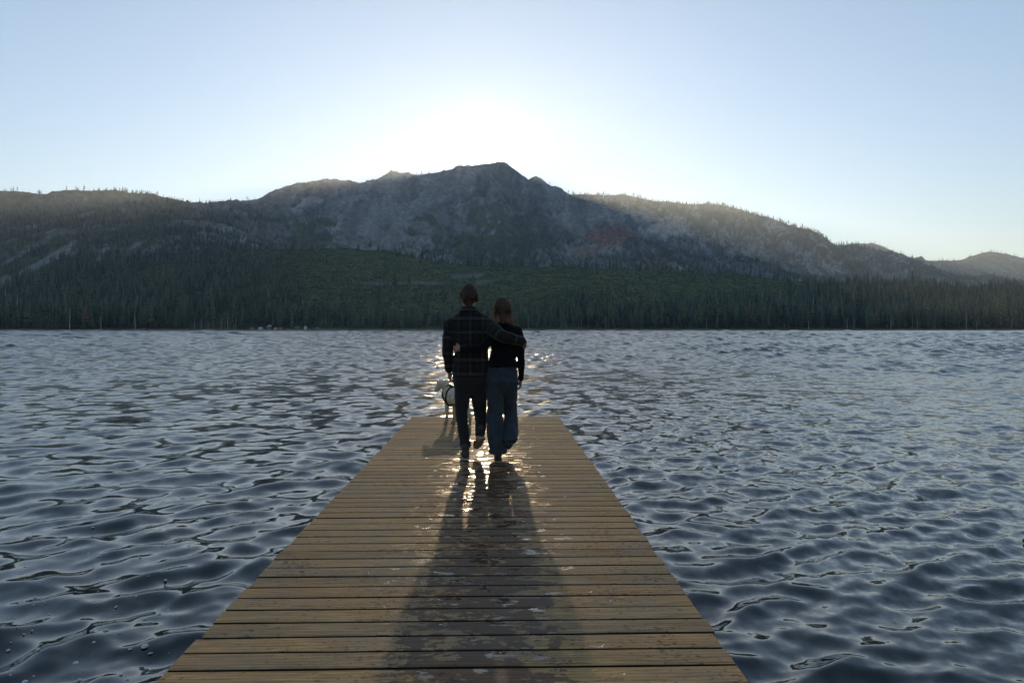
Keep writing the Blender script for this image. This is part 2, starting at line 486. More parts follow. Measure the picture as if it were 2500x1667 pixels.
# beyond the reach of the fine mesh the same steepness is carried by longer waves
lam2 = np.geomspace(0.9, 40.0, 130)
ang2 = main + wr.normal(0, 0.7, 130); ph2 = wr.uniform(0, 6.283, 130)
rsp = np.gradient(rr)[:, None] * np.ones_like(TH)
for l_, a_, p_ in zip(lam2, ang2, ph2):
    k = 2 * math.pi / l_
    f = sstep(2.2, 3.0, l_ / rsp) * (1 - sstep(4.2, 6.5, l_ / rsp)) * sstep(10, 30, RR) * (1 - 0.6 * sstep(150, 600, RR))
    if f.max() <= 0: continue
    s_ = 0.062
    arg = k * (WX * math.cos(a_) + WY * math.sin(a_)) + p_
    WZ += f * s_ / k * np.sin(arg)
    DX += f * s_ / k * np.cos(arg) * math.cos(a_) * 0.75
    DY += f * s_ / k * np.cos(arg) * math.sin(a_) * 0.75
calm = 1 - 0.25 * sstep(2.0, 0.5, RR)
near_shore = 1 - sstep(820, 890, WY)
wv = np.stack([WX + DX * gust, WY + DY * gust, WZ * gust * (0.35 + 0.65 * near_shore)], -1).reshape(-1, 3)
water_me = np_mesh('lake_water', wv, grid_faces(len(rr), len(th), wrap=True)[:, ::-1])
attr_f(water_me, 'lost', np.sqrt(lost).ravel())
M_w = Mat('lake_water')
pos = M_w.n('NewGeometry').outputs['Position']
vs = M_w.vmath('MULTIPLY', pos, (1.0, 1.0, 0.0))
lostv = M_w.attr('lost').outputs['Fac']
def slope_noise(scale, detail):
    c = M_w.noise(vs, scale, detail, 0.55, color=True)
    return M_w.vmath('MULTIPLY', M_w.vmath('SUBTRACT', c, (0.5, 0.5, 0.5)), (1.0, 1.25, 0.0))
wsx = M_w.n('SeparateXYZ'); M_w.t.links.new(pos, wsx.inputs[0])
wside = M_w.map(wsx.outputs[0], 0.3, 3.0, 0.0, 1.0)
s_far = M_w.vmath('SCALE', slope_noise(1.5, 3), scale=M_w.math('MULTIPLY', lostv, 3.4))
s_near = M_w.vmath('SCALE', slope_noise(9.0, 3), scale=M_w.math('ADD', 0.13, M_w.math('MULTIPLY', wside, 0.30)))
nrm = M_w.vmath('NORMALIZE', M_w.vmath('ADD', M_w.n('NewGeometry').outputs['Normal'], M_w.vmath('ADD', s_far, s_near)))
murk = M_w.ramp(M_w.noise(vs, 0.6, 3), [(0.35, (0.004, 0.012, 0.013)), (0.75, (0.010, 0.016, 0.013))])
rough_w = M_w.math('ADD', 0.012, M_w.math('MULTIPLY', lostv, 1.0), True)
M_w.bsdf(murk, rough_w, nrm, spec=0.5, ior=1.55)
water = link('lake_water', water_me, M_w.m)
tag(water, 'rippled dark lake water reflecting the evening sky', kind='structure')
# ------------------------------------------------------------------ trees
M_leaf = Mat('conifer_needles')
oi = M_leaf.n('ObjectInfo')
lc = M_leaf.ramp(oi.outputs['Random'], [(0.0, (0.014, 0.032, 0.024)), (0.35, (0.036, 0.066, 0.042)), (0.7, (0.080, 0.118, 0.066)), (0.97, (0.135, 0.155, 0.080)), (1.0, (0.19, 0.10, 0.06))])
ln_ = M_leaf.noise(M_leaf.obj(), 0.55, 3, 0.6)
lc = M_leaf.mix(1.0, lc, M_leaf.ramp(ln_, [(0.3, 0.6), (0.7, 1.5)]), 'MULTIPLY')
M_leaf.bsdf(lc, 0.75, spec=0.2)
M_bark = Mat('conifer_bark')
bn = M_bark.noise(M_bark.obj(), 1.3, 4, 0.6)
M_bark.bsdf(M_bark.ramp(bn, [(0.3, (0.045, 0.033, 0.025)), (0.7, (0.12, 0.09, 0.07))]), 0.9, spec=0.1)
M_snag = Mat('dead_wood')
so = M_snag.n('ObjectInfo')
sc_ = M_snag.mix(1.0, M_snag.ramp(so.outputs['Random'], [(0, (0.14, 0.135, 0.13)), (0.6, (0.28, 0.27, 0.26)), (1, (0.48, 0.47, 0.45))]), M_snag.ramp(M_snag.noise(M_snag.obj(), 1.0, 3), [(0.3, 0.7), (0.7, 1.3)]), 'MULTIPLY')
M_snag.bsdf(sc_, 0.9, spec=0.1)

def tube_pts(p0, p1, r0, r1, n=5):
    p0, p1 = np.array(p0, float), np.array(p1, float)
    d = p1 - p0; d /= np.linalg.norm(d)
    a = np.cross(d, [0.3, 0.9, 0.2]); a /= np.linalg.norm(a); b = np.cross(d, a)
    t = np.arange(n) / n * 2 * math.pi
    ring = np.cos(t)[:, None] * a + np.sin(t)[:, None] * b
    v = np.vstack([p0 + ring * r0, p1 + ring * r1])
    f = [(i, (i + 1) % n, n + (i + 1) % n, n + i) for i in range(n)]
    return v, np.array(f)

def crown_mesh(name, seed, h=30.0, base=0.2, rad=3.6, tiers=20, per=7, shape=0.85, gap=0.08):
    r = np.random.default_rng(seed)
    V_, F_ = [], []
    nv = 0
    z0 = h * base
    for t in range(tiers):
        f = (t + r.uniform(-0.3, 0.3)) / (tiers - 1)
        f = min(max(f, 0), 1)
        z = z0 + (h - z0) * f
        R = rad * (1 - f) ** shape * (0.55 + 0.45 * min(1, f * 6 + 0.4)) + 0.18
        a0 = r.uniform(0, 6.28)
        for k in range(per):
            if r.random() < gap: continue
            a = a0 + k / per * 6.283 + r.uniform(-0.35, 0.35)
            L = R * r.uniform(0.55, 1.22)
            droop = L * r.uniform(0.15, 0.55)
            w = L * r.uniform(0.30, 0.5) + 0.15
            ca, sa = math.cos(a), math.sin(a)
            up = r.uniform(0.1, 0.5)
            p = [(0, 0, z + up), (ca * L * .55 - sa * w, sa * L * .55 + ca * w, z - droop * .5 - 0.25), (ca * L, sa * L, z - droop + 0.15), (ca * L * .55 + sa * w, sa * L * .55 - ca * w, z - droop * .5 - 0.25),
                 (ca * L * .5, sa * L * .5, z - droop * .35 + 0.35)]
            V_ += p
            F_ += [(nv, nv + 1, nv + 4), (nv + 1, nv + 2, nv + 4), (nv + 2, nv + 3, nv + 4), (nv + 3, nv, nv + 4)]
            nv += 5
    V_ += [(0, 0, h + 0.8), (0.22, 0, h - 2), (-0.12, 0.2, h - 2), (-0.12, -0.2, h - 2)]
    F_ += [(nv, nv + 1, nv + 2), (nv, nv + 2, nv + 3), (nv, nv + 3, nv + 1)]
    me = np_mesh(name, np.array(V_), np.array(F_), smooth=False)
    me.materials.append(M_leaf.m)
    return me

def trunk_mesh(name, h, r0, mat):
    v, f = tube_pts((0, 0, -1.5), (0, 0, h * 0.95), r0, 0.05, 6)
    me = np_mesh(name, v, f); me.materials.append(mat)
    return me

def snag_mesh(name, seed, h=24.0, r0=0.36, branches=9):
    r = np.random.default_rng(seed)
    VV, FF, n = [], [], 0
    lean = r.uniform(-0.5, 0.5, 2)
    segs = [((0, 0, -1.5), (lean[0], lean[1], h * .6), r0, r0 * .6), ((lean[0], lean[1], h * .6), (lean[0] * 1.3, lean[1] * 1.4, h), r0 * .6, 0.06)]
    for k in range(branches):
        z = h * r.uniform(0.3, 0.95); a = r.uniform(0, 6.28); L = r.uniform(0.6, 2.4) * (1.2 - z / h)
        segs.append(((lean[0], lean[1], z), (lean[0] + math.cos(a) * L, lean[1] + math.sin(a) * L, z + r.uniform(-0.3, 0.5)), 0.10, 0.03))
    for p0, p1, a, b in segs:
        v, f = tube_pts(p0, p1, a, b, 4)
        VV.append(v); FF.append(f + n); n += len(v)
    me = np_mesh(name, np.vstack(VV), np.vstack(FF)); me.materials.append(M_snag.m)
    return me

CROWNS = [crown_mesh('crown', 100 + i, 30, [0.16, 0.25, 0.34, 0.10, 0.22, 0.3][i], [3.8, 4.8, 4.4, 5.0, 3.1, 5.8][i], [22, 19, 17, 22, 21, 16][i], 7, [0.85, 0.7, 0.6, 0.95, 0.9, 0.55][i], [0.08, 0.14, 0.2, 0.05, 0.1, 0.22][i]) for i in range(6)]
TRUNKS = [trunk_mesh('trunk', 30, [0.42, 0.45, 0.4, 0.5, 0.36, 0.46][i], M_bark.m) for i in range(6)]
SNAGS = [snag_mesh('snag', 200 + i, [24, 19, 27, 15][i], [0.36, 0.4, 0.42, 0.38][i], [10, 7, 14, 5][i]) for i in range(4)]

# --- where trees grow
def field(A, i, j): return A[i, j]
# brush openings and tree cover as a density between 0 and 1 on the terrain grid
FN1 = fbm(wx / 140 + 0.6 * fbm(XX / 60, YY / 60, 311, 3), wy / 170 + 0.6 * fbm(XX / 60, YY / 60, 312, 3), 301, 4, 0.55)
FN2 = fbm(XX / 45, YY / 55, 302, 3, 0.55)
moraine_t = np.clip((YY - 1050) / (D_MOR(px_c)[None, :] - 1050), 0, 1.2)
open_mid = sstep(700, 880, PXX) * (1 - sstep(1980, 2120, PXX))
# lower limit of the brushy opening on the moraine face, in share of the way up
lim = np.interp(PXX, [600, 800, 1000, 1200, 1400, 1500, 1700, 1900, 2050], [0.30, 0.22, 0.20, 0.26, 0.40, 0.52, 0.60, 0.70, 0.9])
D = np.zeros_like(Z)
dens_m = 1 - open_mid * sstep(lim - 0.08, lim + 0.05, moraine_t + 0.16 * FN2) * np.clip(0.97 - 0.25 * sstep(0.15, 0.35, FN1), 0, 1)
dens_m *= np.where(PXX < 900, np.clip(0.55 + 1.5 * FN1 + 0.7 * FN2, 0.04, 1) * sstep(0, 1, 1.2 - 0.0 * moraine_t), 1)
crest_line = np.exp(-((YY - D_MOR(px_c)[None, :] - 60) / 70.0) ** 2)
dens_m = np.maximum(dens_m, 0.85 * crest_line * np.clip(0.7 + 1.5 * FN1, 0, 1))
# the wood stays low along the shore in the middle, and climbs to the right
ylim = np.interp(PXX, [600, 760, 900, 1250, 1400, 1550, 1750, 1900, 2050, 2200], [1500, 1100, 985, 985, 1040, 1120, 1230, 1330, 1450, 1700])
over = sstep(ylim - 25, ylim + 35, YY + 45 * FN2 + 30 * FN1)
dens_m = dens_m * (1 - over * sstep(640, 820, PXX) * (0.93 - 0.5 * sstep(0.1, 0.3, FN1)))
dens_m = np.maximum(dens_m, 0.8 * crest_line * np.clip(0.5 + 1.8 * FN1, 0, 1))
D = np.where(on_moraine, dens_m, D)
dens_v = sstep(555, 640, PYY - 40 * FN1 + 10 * FN2) * sstep(900, 1100, PXX) * 0.9
dens_v = np.maximum(dens_v, 0.9 * crest_line)
dens_v = np.maximum(dens_v, sstep(1120, 1240, PXX) * sstep(0.0, 0.25, FN1 + 0.4 * FN2 - 0.05) * sstep(440, 520, PYY) * 0.55)
dens_v = np.maximum(dens_v, sstep(1400, 1500, PXX) * np.clip(0.3 + 0.9 * FN1 + 0.6 * FN2, 0, 0.8))
left_cover = (1 - sstep(560, 860, PXX)) * sstep(490, 545, PYY + 60 * FN1 + 8 * sstep(300, 700, PXX)) * np.clip(1.0 + 1.2 * FN1 + 0.5 * FN2, 0.05, 1)
left_top = (1 - sstep(380, 560, PXX)) * np.clip(0.10 + 0.45 * FN1 + 0.2 * FN2, 0.015, 0.3)
dens_v = np.maximum.reduce([dens_v, left_cover, left_top])
dens_v = np.maximum(dens_v, 0.9 * sstep(0.5, 0.8, np.maximum(gauss2(500, 525, 55, 12), gauss2(600, 548, 60, 12)) + 0.3 * FN2))
rock_holes = np.clip(1 - 1.3 * np.maximum.reduce([gauss2(1490, 575, 70, 26), gauss2(1420, 618, 60, 18), gauss2(1640, 560, 70, 22)]), 0, 1)
D = np.where(on_r1, dens_v * rock_holes, D)
D = np.where(on_r2, np.clip(0.52 + 0.9 * FN1 + 0.7 * FN2, 0.05, 1), D)
D = np.where(on_r3, np.clip(0.6 + 0.9 * FN1, 0.1, 1), D)
D *= 1 - 0.97 * streak_w
D *= 1 - 0.95 * band_w
D *= (Z > 2.2)

def scatter(n, ylo, yhi, ulim, seed, pw=1.0):
    r = np.random.default_rng(seed)
    y = (ylo ** pw + r.random(n) * (yhi ** pw - ylo ** pw)) ** (1 / pw)
    u_ = r.uniform(-ulim, ulim, n)
    x = u_ * y
    z, i, j = ground_z(x, y)
    keep = r.random(n) < D[i, j]
    return x[keep], y[keep], z[keep], i[keep], j[keep]

# front rank on the shore: each tree a thing of its own
fr = np.random.default_rng(401)
front = []
xs = -0.775 * 930
k = 0
while xs < 0.775 * 930:
    y = 921 + fr.uniform(0, 26)
    front.append((xs + fr.uniform(-1.2, 1.2), y))
    xs += fr.uniform(3.6, 5.9) * (1.0 if fr.random() > 0.05 else 2.2)
front = front[:300]
CABINS = [(616, 913), (636, 909), (657, 917), (674, 906), (686, 908), (726, 914), (746, 915), (773, 909), (352, 911)]
def near_cabin(x, y):
    return any(abs(x - U(cx) * cy) < 9 and abs(y - cy) < 16 for cx, cy in CABINS)
LB = [('dark green conifer standing in the front rank along the far shore', 0)]
n_c = 0
for k, (x, y) in enumerate(front):
    if near_cabin(x, y): continue
    z = float(ground_z(x, y)[0]) - 0.3
    v = int(fr.integers(0, 6))
    s = float(np.clip(fr.normal(0.86, 0.22), 0.4, 1.35))
    if fr.random() < 0.18: s *= 0.5
    s *= 1 + 0.45 * float(fbm(np.array([x / 45.0]), np.array([3.3]), 808, 3)[0])
    s *= float(np.interp(x / y, [-0.75, -0.35, -0.28, 0.0, 0.12, 0.4, 0.75], [0.95, 0.85, 0.66, 0.66, 0.85, 1.0, 1.05]))
    t = tag(link('conifer_tree', None, loc=(x, y, z)), 'dark green conifer standing in the front rank along the far shore', 'tree', 'conifers in the front rank of the far shore')
    t.rotation_euler = (0, 0, fr.uniform(0, 6.28)); t.scale = (s * fr.uniform(0.85, 1.15), s * fr.uniform(0.85, 1.15), s)
    link('trunk', TRUNKS[v], parent=t)
    link('crown', CROWNS[v], parent=t)
    n_c += 1

# bare snags standing in front of the dark forest: things of their own
snag_px = [170, 205, 246, 330, 474, 489, 492, 505, 510, 520, 541, 549, 556, 562, 570, 575, 690, 785, 1225, 1290, 1370, 1382, 1400, 1413, 1456, 1479, 1486, 1500, 1640, 1725, 1870, 1900, 1925, 1957, 1974, 2068, 2085, 2175, 2228, 2240, 2246, 2277, 2283, 2360, 2385, 2470]
for k, p in enumerate(snag_px):
    y = 917.5 + fr.uniform(0, 4)
    x = float(U(p) * y)
    if near_cabin(x, y): continue
    z = float(ground_z(x, y)[0]) - 0.3
    s = fr.uniform(0.55, 1.15) * (1.15 if p in (2068, 2085, 2277, 489, 2246) else 1)
    me = SNAGS[int(fr.integers(0, 4))]
    o = tag(link('dead_tree', me, loc=(x, y, z)), 'bare pale grey dead tree standing at the edge of the far forest', 'dead tree', 'bare dead trees on the far shore')
    o.rotation_euler = (fr.uniform(-0.04, 0.04), fr.uniform(-0.04, 0.04), fr.uniform(0, 6.28)); o.scale = (s, s, s)

# the woods behind them, one mass
def gn_scatter(name, protos, P, S, ROT, IDX):
    me = bpy.data.meshes.new(name)
    me.vertices.add(len(P)); me.vertices.foreach_set('co', np.ascontiguousarray(P, dtype=np.float32).ravel())
    attr_f(me, 'tree_scale', S); attr_f(me, 'tree_turn', ROT)
    a = me.attributes.new('tree_kind', 'INT', 'POINT'); a.data.foreach_set('value', np.ascontiguousarray(IDX, dtype=np.int32))
    ob = link(name, me)
    ng = bpy.data.node_groups.new(name, 'GeometryNodeTree')
    ng.interface.new_socket('Geometry', in_out='INPUT', socket_type='NodeSocketGeometry')
    ng.interface.new_socket('Geometry', in_out='OUTPUT', socket_type='NodeSocketGeometry')
    N = ng.nodes; Lk = ng.links
    gi = N.new('NodeGroupInput'); go = N.new('NodeGroupOutput')
    join = N.new('GeometryNodeJoinGeometry')
    for pr in reversed(protos):
        oi_ = N.new('GeometryNodeObjectInfo'); oi_.inputs['Object'].default_value = pr; oi_.inputs['As Instance'].default_value = True
        Lk.new(oi_.outputs['Geometry'], join.inputs[0])
    inst = N.new('GeometryNodeInstanceOnPoints')
    inst.inputs['Pick Instance'].default_value = True
    def na(nm, dt):
        q = N.new('GeometryNodeInputNamedAttribute'); q.data_type = dt; q.inputs['Name'].default_value = nm
        return q.outputs['Attribute']
    Lk.new(na('tree_kind', 'INT'), inst.inputs['Instance Index'])
    cb = N.new('ShaderNodeCombineXYZ'); Lk.new(na('tree_turn', 'FLOAT'), cb.inputs['Z'])
    Lk.new(cb.outputs[0], inst.inputs['Rotation'])
    Lk.new(na('tree_scale', 'FLOAT'), inst.inputs['Scale'])
    Lk.new(gi.outputs[0], inst.inputs['Points']); Lk.new(join.outputs[0], inst.inputs['Instance'])
    Lk.new(inst.outputs[0], go.inputs[0])
    md = ob.modifiers.new('trees', 'NODES'); md.node_group = ng
    return ob

def whole_tree(i):
    bmx = bmesh.new()
    bmx.from_mesh(CROWNS[i]); nfc = len(bmx.faces)
    bmx.from_mesh(TRUNKS[i]); bmx.faces.ensure_lookup_table()
    for f in bmx.faces[nfc:]: f.material_index = 1
    me = bpy.data.meshes.new('forest_tree'); bmx.to_mesh(me); bmx.free()
    me.materials.append(M_leaf.m); me.materials.append(M_bark.m)
    return bpy.data.objects.new('forest_tree', me)
PROTO = [whole_tree(i) for i in range(6)] + [bpy.data.objects.new('forest_snag', SNAGS[i]) for i in range(4)]
sets = [scatter(11000, 930, 1150, 0.90, 501), scatter(24000, 1150, 1900, 0.90, 502, 2.0), scatter(95000, 1900, 3200, 0.90, 503, 2.0), scatter(60000, 3200, 5300, 0.90, 504, 2.0), scatter(6000, 5300, 7000, 0.9, 505, 2.0)]
x, y, z, gi_, gj_ = [np.concatenate([s[q] for s in sets]) for q in range(5)]
r = np.random.default_rng(511)
# trees that stand on the crest lines
def crest_trees(n, lo, hi, dfun, back, seed):
    q = np.random.default_rng(seed)
    p = q.uniform(lo, hi, n); yy_ = dfun(p) + q.uniform(-40, back, n)
    xx_ = U(p) * yy_
    zz_, i_, j_ = ground_z(xx_, yy_)
    return xx_, yy_, zz_, i_, j_
for cs in (crest_trees(60, 250, 372, D_R1, 20, 601), crest_trees(16, 130, 250, D_R1, 15, 602), crest_trees(6, 60, 130, D_R1, 15, 609), crest_trees(10, 1010, 1060, D_R1, 10, 603),
           crest_trees(420, 1350, 2060, D_R2, 60, 604), crest_trees(120, 2060, 2330, D_R2, 60, 605), crest_trees(160, 2060, 2500, lambda p: np.full_like(p, 6900.0), 60, 606)):
    x = np.concatenate([x, cs[0]]); y = np.concatenate([y, cs[1]]); z = np.concatenate([z, cs[2]]); gi_ = np.concatenate([gi_, cs[3]]); gj_ = np.concatenate([gj_, cs[4]])
    r = np.random.default_rng(511)
n = len(x)
S = np.clip(r.normal(0.78, 0.27, n), 0.25, 1.5)
S *= np.where(y < 1200, np.interp(x / y, [-0.75, -0.35, -0.28, 0.0, 0.12, 0.4, 0.75], [1.0, 0.9, 0.66, 0.66, 0.85, 1.0, 1.0]), 1.0)
S *= np.interp(y, [900, 1300, 2500, 3800, 4600], [1.0, 0.80, 0.66, 0.70, 0.95])
small = r.random(n) < 0.25
S[small] *= 0.55
IDX = r.integers(0, 6, n)
snagp = np.where(y < 1000, 0.07, np.where(y < 1900, 0.16, np.where(y < 3200, 0.18, 0.10)))
isn = r.random(n) < snagp
IDX[isn] = 6 + r.integers(0, 4, isn.sum())
S[isn] *= 1.1
forest = gn_scatter('forest', PROTO, np.stack([x, y, z - 0.4], -1), S, r.uniform(0, 6.28, n), IDX)
tag(forest, 'dark conifer woods covering the slopes behind the shore trees', kind='stuff')
print('conifers', n_c, 'forest', n)

# low brush: rounded clumps that give the green moraine its nap
def brush_mesh(seed):
    r_ = np.random.default_rng(seed)
    VV, FF, nv = [], [], 0
    for k in range(16):
        a = r_.uniform(0, 6.28); q = r_.uniform(0, 1.6); c = np.array([math.cos(a) * q, math.sin(a) * q, r_.uniform(0.2, 1.1)])
        for m in range(3):
            v = c + r_.normal(0, 0.55, (3, 3)) * [1, 1, 0.7]
            v[:, 2] = np.maximum(v[:, 2], 0)
            VV.append(v); FF.append([nv, nv + 1, nv + 2]); nv += 3
    me = np_mesh('brush', np.vstack(VV), np.array(FF), smooth=False)
    me.materials.append(M_brush.m)
    return bpy.data.objects.new('brush_clump', me)
M_brush = Mat('brush_leaves')
bo = M_brush.n('ObjectInfo')
M_brush.bsdf(M_brush.ramp(bo.outputs['Random'], [(0, (0.045, 0.070, 0.026)), (0.5, (0.075, 0.102, 0.036)), (0.9, (0.11, 0.118, 0.048)), (1, (0.16, 0.14, 0.08))]), 0.8, spec=0.2)
BR = [brush_mesh(700 + i) for i in range(3)]
r = np.random.default_rng(701)
nb = 42000
yb = np.sqrt(1000 ** 2 + r.random(nb) * (1750 ** 2 - 1000 ** 2)); ub = r.uniform(-0.8, 0.8, nb)
xb = ub * yb; zb, ib, jb = ground_z(xb, yb)
kp = r.random(nb) < (1 - D[ib, jb]) * (1 - streak_w[ib, jb]) * (1 - band_w[ib, jb])
bset = gn_scatter('brush', BR, np.stack([xb, yb, zb - 0.1], -1)[kp], r.uniform(0.45, 1.35, nb)[kp], r.uniform(0, 6.28, nb)[kp], r.integers(0, 3, nb)[kp])
tag(bset, 'low green brush covering the open slope above the shore woods', kind='stuff')
# ------------------------------------------------------------------ dock
DOCK_A = math.atan(39 / 1667.0)          # the dock runs a little to the left of the lens axis
DOCK_W = 2.32
DOCK_X0 = -0.229 + 2.666 * math.tan(DOCK_A)
PITCH = 0.1490
DOCK_END = 10.83
M_pl = Mat('weathered_plank')
po = M_pl.n('ObjectInfo')
oc = M_pl.obj()
rnd = po.outputs['Random']
off = M_pl.n('CombineXYZ'); M_pl.t.links.new(M_pl.math('MULTIPLY', rnd, 37.0), off.inputs[0]); M_pl.t.links.new(M_pl.math('MULTIPLY', rnd, 91.0), off.inputs[1])
oc2 = M_pl.vmath('ADD', oc, off.outputs[0])
grain_v = M_pl.vmath('MULTIPLY', oc2, (1.1, 26.0, 26.0))
warp = M_pl.noise(M_pl.vmath('MULTIPLY', oc2, (1.6, 6.0, 6.0)), 1.0, 3, 0.5, color=True)
grain = M_pl.noise(M_pl.vmath('ADD', grain_v, M_pl.vmath('SCALE', warp, scale=3.2)), 1.6, 6, 0.62)
fine = M_pl.noise(M_pl.vmath('MULTIPLY', oc2, (6.0, 160.0, 160.0)), 1.0, 4, 0.6)
rings = M_pl.n('TexWave', wave_type='BANDS', bands_direction='Y', i_Scale=13.0, i_Distortion=7.0, i_Detail=3.0, i_Detail_Scale=0.8)
M_pl.t.links.new(M_pl.vmath('MULTIPLY', oc2, (0.16, 1.0, 1.0)), rings.inputs['Vector'])
wood = M_pl.ramp(grain, [(0.28, (0.125, 0.078, 0.038)), (0.46, (0.26, 0.175, 0.092)), (0.60, (0.35, 0.248, 0.138)), (0.78, (0.46, 0.348, 0.212))])
wood = M_pl.mix(0.35, wood, M_pl.ramp(rings.outputs['Fac'], [(0.0, (0.12, 0.075, 0.038)), (0.5, (0.34, 0.24, 0.13)), (1.0, (0.39, 0.282, 0.162))]))
wood = M_pl.mix(1.0, wood, M_pl.ramp(fine, [(0.25, 0.62), (0.5, 1.0), (0.75, 1.22)]), 'MULTIPLY')
tone = M_pl.ramp(rnd, [(0.0, (0.60, 0.56, 0.52)), (0.25, (0.95, 0.88, 0.80)), (0.5, (0.74, 0.74, 0.74)), (0.8, (1.04, 0.95, 0.82)), (1.0, (0.74, 0.62, 0.52))])
wood = M_pl.mix(1.0, M_pl.mix(1.0, wood, tone, 'MULTIPLY'), (1.30, 1.24, 1.13), 'MULTIPLY')
# grey weathering and dark specks
wp = M_pl.n('NewGeometry').outputs['Position']
grey = M_pl.noise(M_pl.vmath('MULTIPLY', wp, (1.6, 2.2, 1.0)), 1.5, 5, 0.65)
wood = M_pl.mix(M_pl.ramp(grey, [(0.42, 0.0), (0.66, 0.6)]), wood, (0.20, 0.175, 0.135))
speck = M_pl.noise(M_pl.vmath('MULTIPLY', wp, (0.8, 1.3, 1.0)), 34.0, 4, 0.72)
clump = M_pl.noise(wp, 2.4, 3, 0.6)
spk = M_pl.ramp(M_pl.math('ADD', speck, M_pl.math('MULTIPLY', clump, 0.42)), [(0.80, 0.0), (0.86, 1.0)])
wood = M_pl.mix(M_pl.math('MULTIPLY', spk, 0.65), wood, (0.022, 0.016, 0.012))
knot = M_pl.n('TexVoronoi', feature='F1', i_Scale=1.0); M_pl.t.links.new(M_pl.vmath('MULTIPLY', oc2, (1.35, 9.0, 1.0)), knot.inputs['Vector'])
kn = M_pl.ramp(knot.outputs['Distance'], [(0.03, 1.0), (0.10, 0.0)])
wood = M_pl.mix(M_pl.math('MULTIPLY', kn, 0.55), wood, (0.055, 0.030, 0.015))
# wet footprints and drips along the walking line
sep = M_pl.n('SeparateXYZ'); M_pl.t.links.new(wp, sep.inputs[0])
line = M_pl.math('SUBTRACT', sep.outputs[0], M_pl.math('ADD', -0.03, M_pl.math('MULTIPLY', sep.outputs[1], -0.030)))
lane = M_pl.math('EXPONENT', M_pl.math('MULTIPLY', M_pl.math('POWER', M_pl.math('DIVIDE', line, 0.42), 2.0), -1.0))
lane_w = M_pl.math('EXPONENT', M_pl.math('MULTIPLY', M_pl.math('POWER', M_pl.math('DIVIDE', M_pl.math('ADD', line, 0.03), 0.46), 2.0), -1.0))
wn1 = M_pl.noise(M_pl.vmath('MULTIPLY', wp, (1.0, 1.4, 1.0)), 5.5, 5, 0.62)
wn2 = M_pl.noise(M_pl.vmath('MULTIPLY', wp, (0.9, 1.5, 1.0)), 17.0, 3, 0.55)
lane_s = M_pl.math('EXPONENT', M_pl.math('MULTIPLY', M_pl.math('POWER', M_pl.math('DIVIDE', line, 1.0), 2.0), -1.0))
wetv = M_pl.math('ADD', M_pl.math('ADD', M_pl.math('MULTIPLY', lane_w, 0.20), M_pl.math('MULTIPLY', lane_s, 0.115)), M_pl.math('ADD', M_pl.math('MULTIPLY', wn1, 0.60), M_pl.math('MULTIPLY', wn2, 0.62)))
wet = M_pl.ramp(wetv, [(0.835, 0.0), (0.865, 1.0)])
near_feet = M_pl.math('EXPONENT', M_pl.math('MULTIPLY', M_pl.math('POWER', M_pl.math('DIVIDE', M_pl.math('SUBTRACT', sep.outputs[1], 6.3), 1.5), 2.0), -1.0))
pn = M_pl.noise(M_pl.vmath('MULTIPLY', wp, (0.85, 1.7, 1.0)), 7.5, 3, 0.55)
lane_p = M_pl.math('EXPONENT', M_pl.math('MULTIPLY', M_pl.math('POWER', M_pl.math('DIVIDE', line, 0.75), 2.0), -1.0))
pudv = M_pl.math('ADD', M_pl.math('ADD', M_pl.math('MULTIPLY', lane_p, 0.20), M_pl.math('MULTIPLY', M_pl.math('MULTIPLY', near_feet, lane), 0.12)), pn)
pud = M_pl.ramp(pudv, [(0.80, 0.0), (0.825, 1.0)])
damp = M_pl.math('MAXIMUM', wet, pud)
# wet timber is darker and redder
wetcol = M_pl.mix(1.0, wood, (0.30, 0.23, 0.215), 'MULTIPLY')
col = M_pl.mix(M_pl.math('MULTIPLY', damp, 0.92), wood, wetcol)
rough = M_pl.math('SUBTRACT', M_pl.math('SUBTRACT', 0.78, M_pl.math('MULTIPLY', wet, 0.20)), M_pl.math('MULTIPLY', pud, 0.53), True)
spec_ = M_pl.math('ADD', 0.14, M_pl.math('ADD', M_pl.math('MULTIPLY', damp, 0.12), M_pl.math('MULTIPLY', pud, 0.26)))
hb = M_pl.math('ADD', M_pl.math('MULTIPLY', grain, 0.7), M_pl.math('MULTIPLY', fine, 0.5))
hb = M_pl.math('MULTIPLY', hb, M_pl.math('SUBTRACT', 1.0, M_pl.math('MULTIPLY', pud, 0.93)))
M_pl.bsdf(col, rough, M_pl.bump(hb, 0.55, 0.006), spec=spec_)
M_beam = Mat('dock_timber')
M_beam.bsdf(M_beam.ramp(M_beam.noise(M_beam.vmath('MULTIPLY', M_beam.obj(), (8, 1, 8)), 3.0, 4), [(0.3, (0.03, 0.022, 0.015)), (0.7, (0.085, 0.06, 0.04))]), 0.85, spec=0.2)

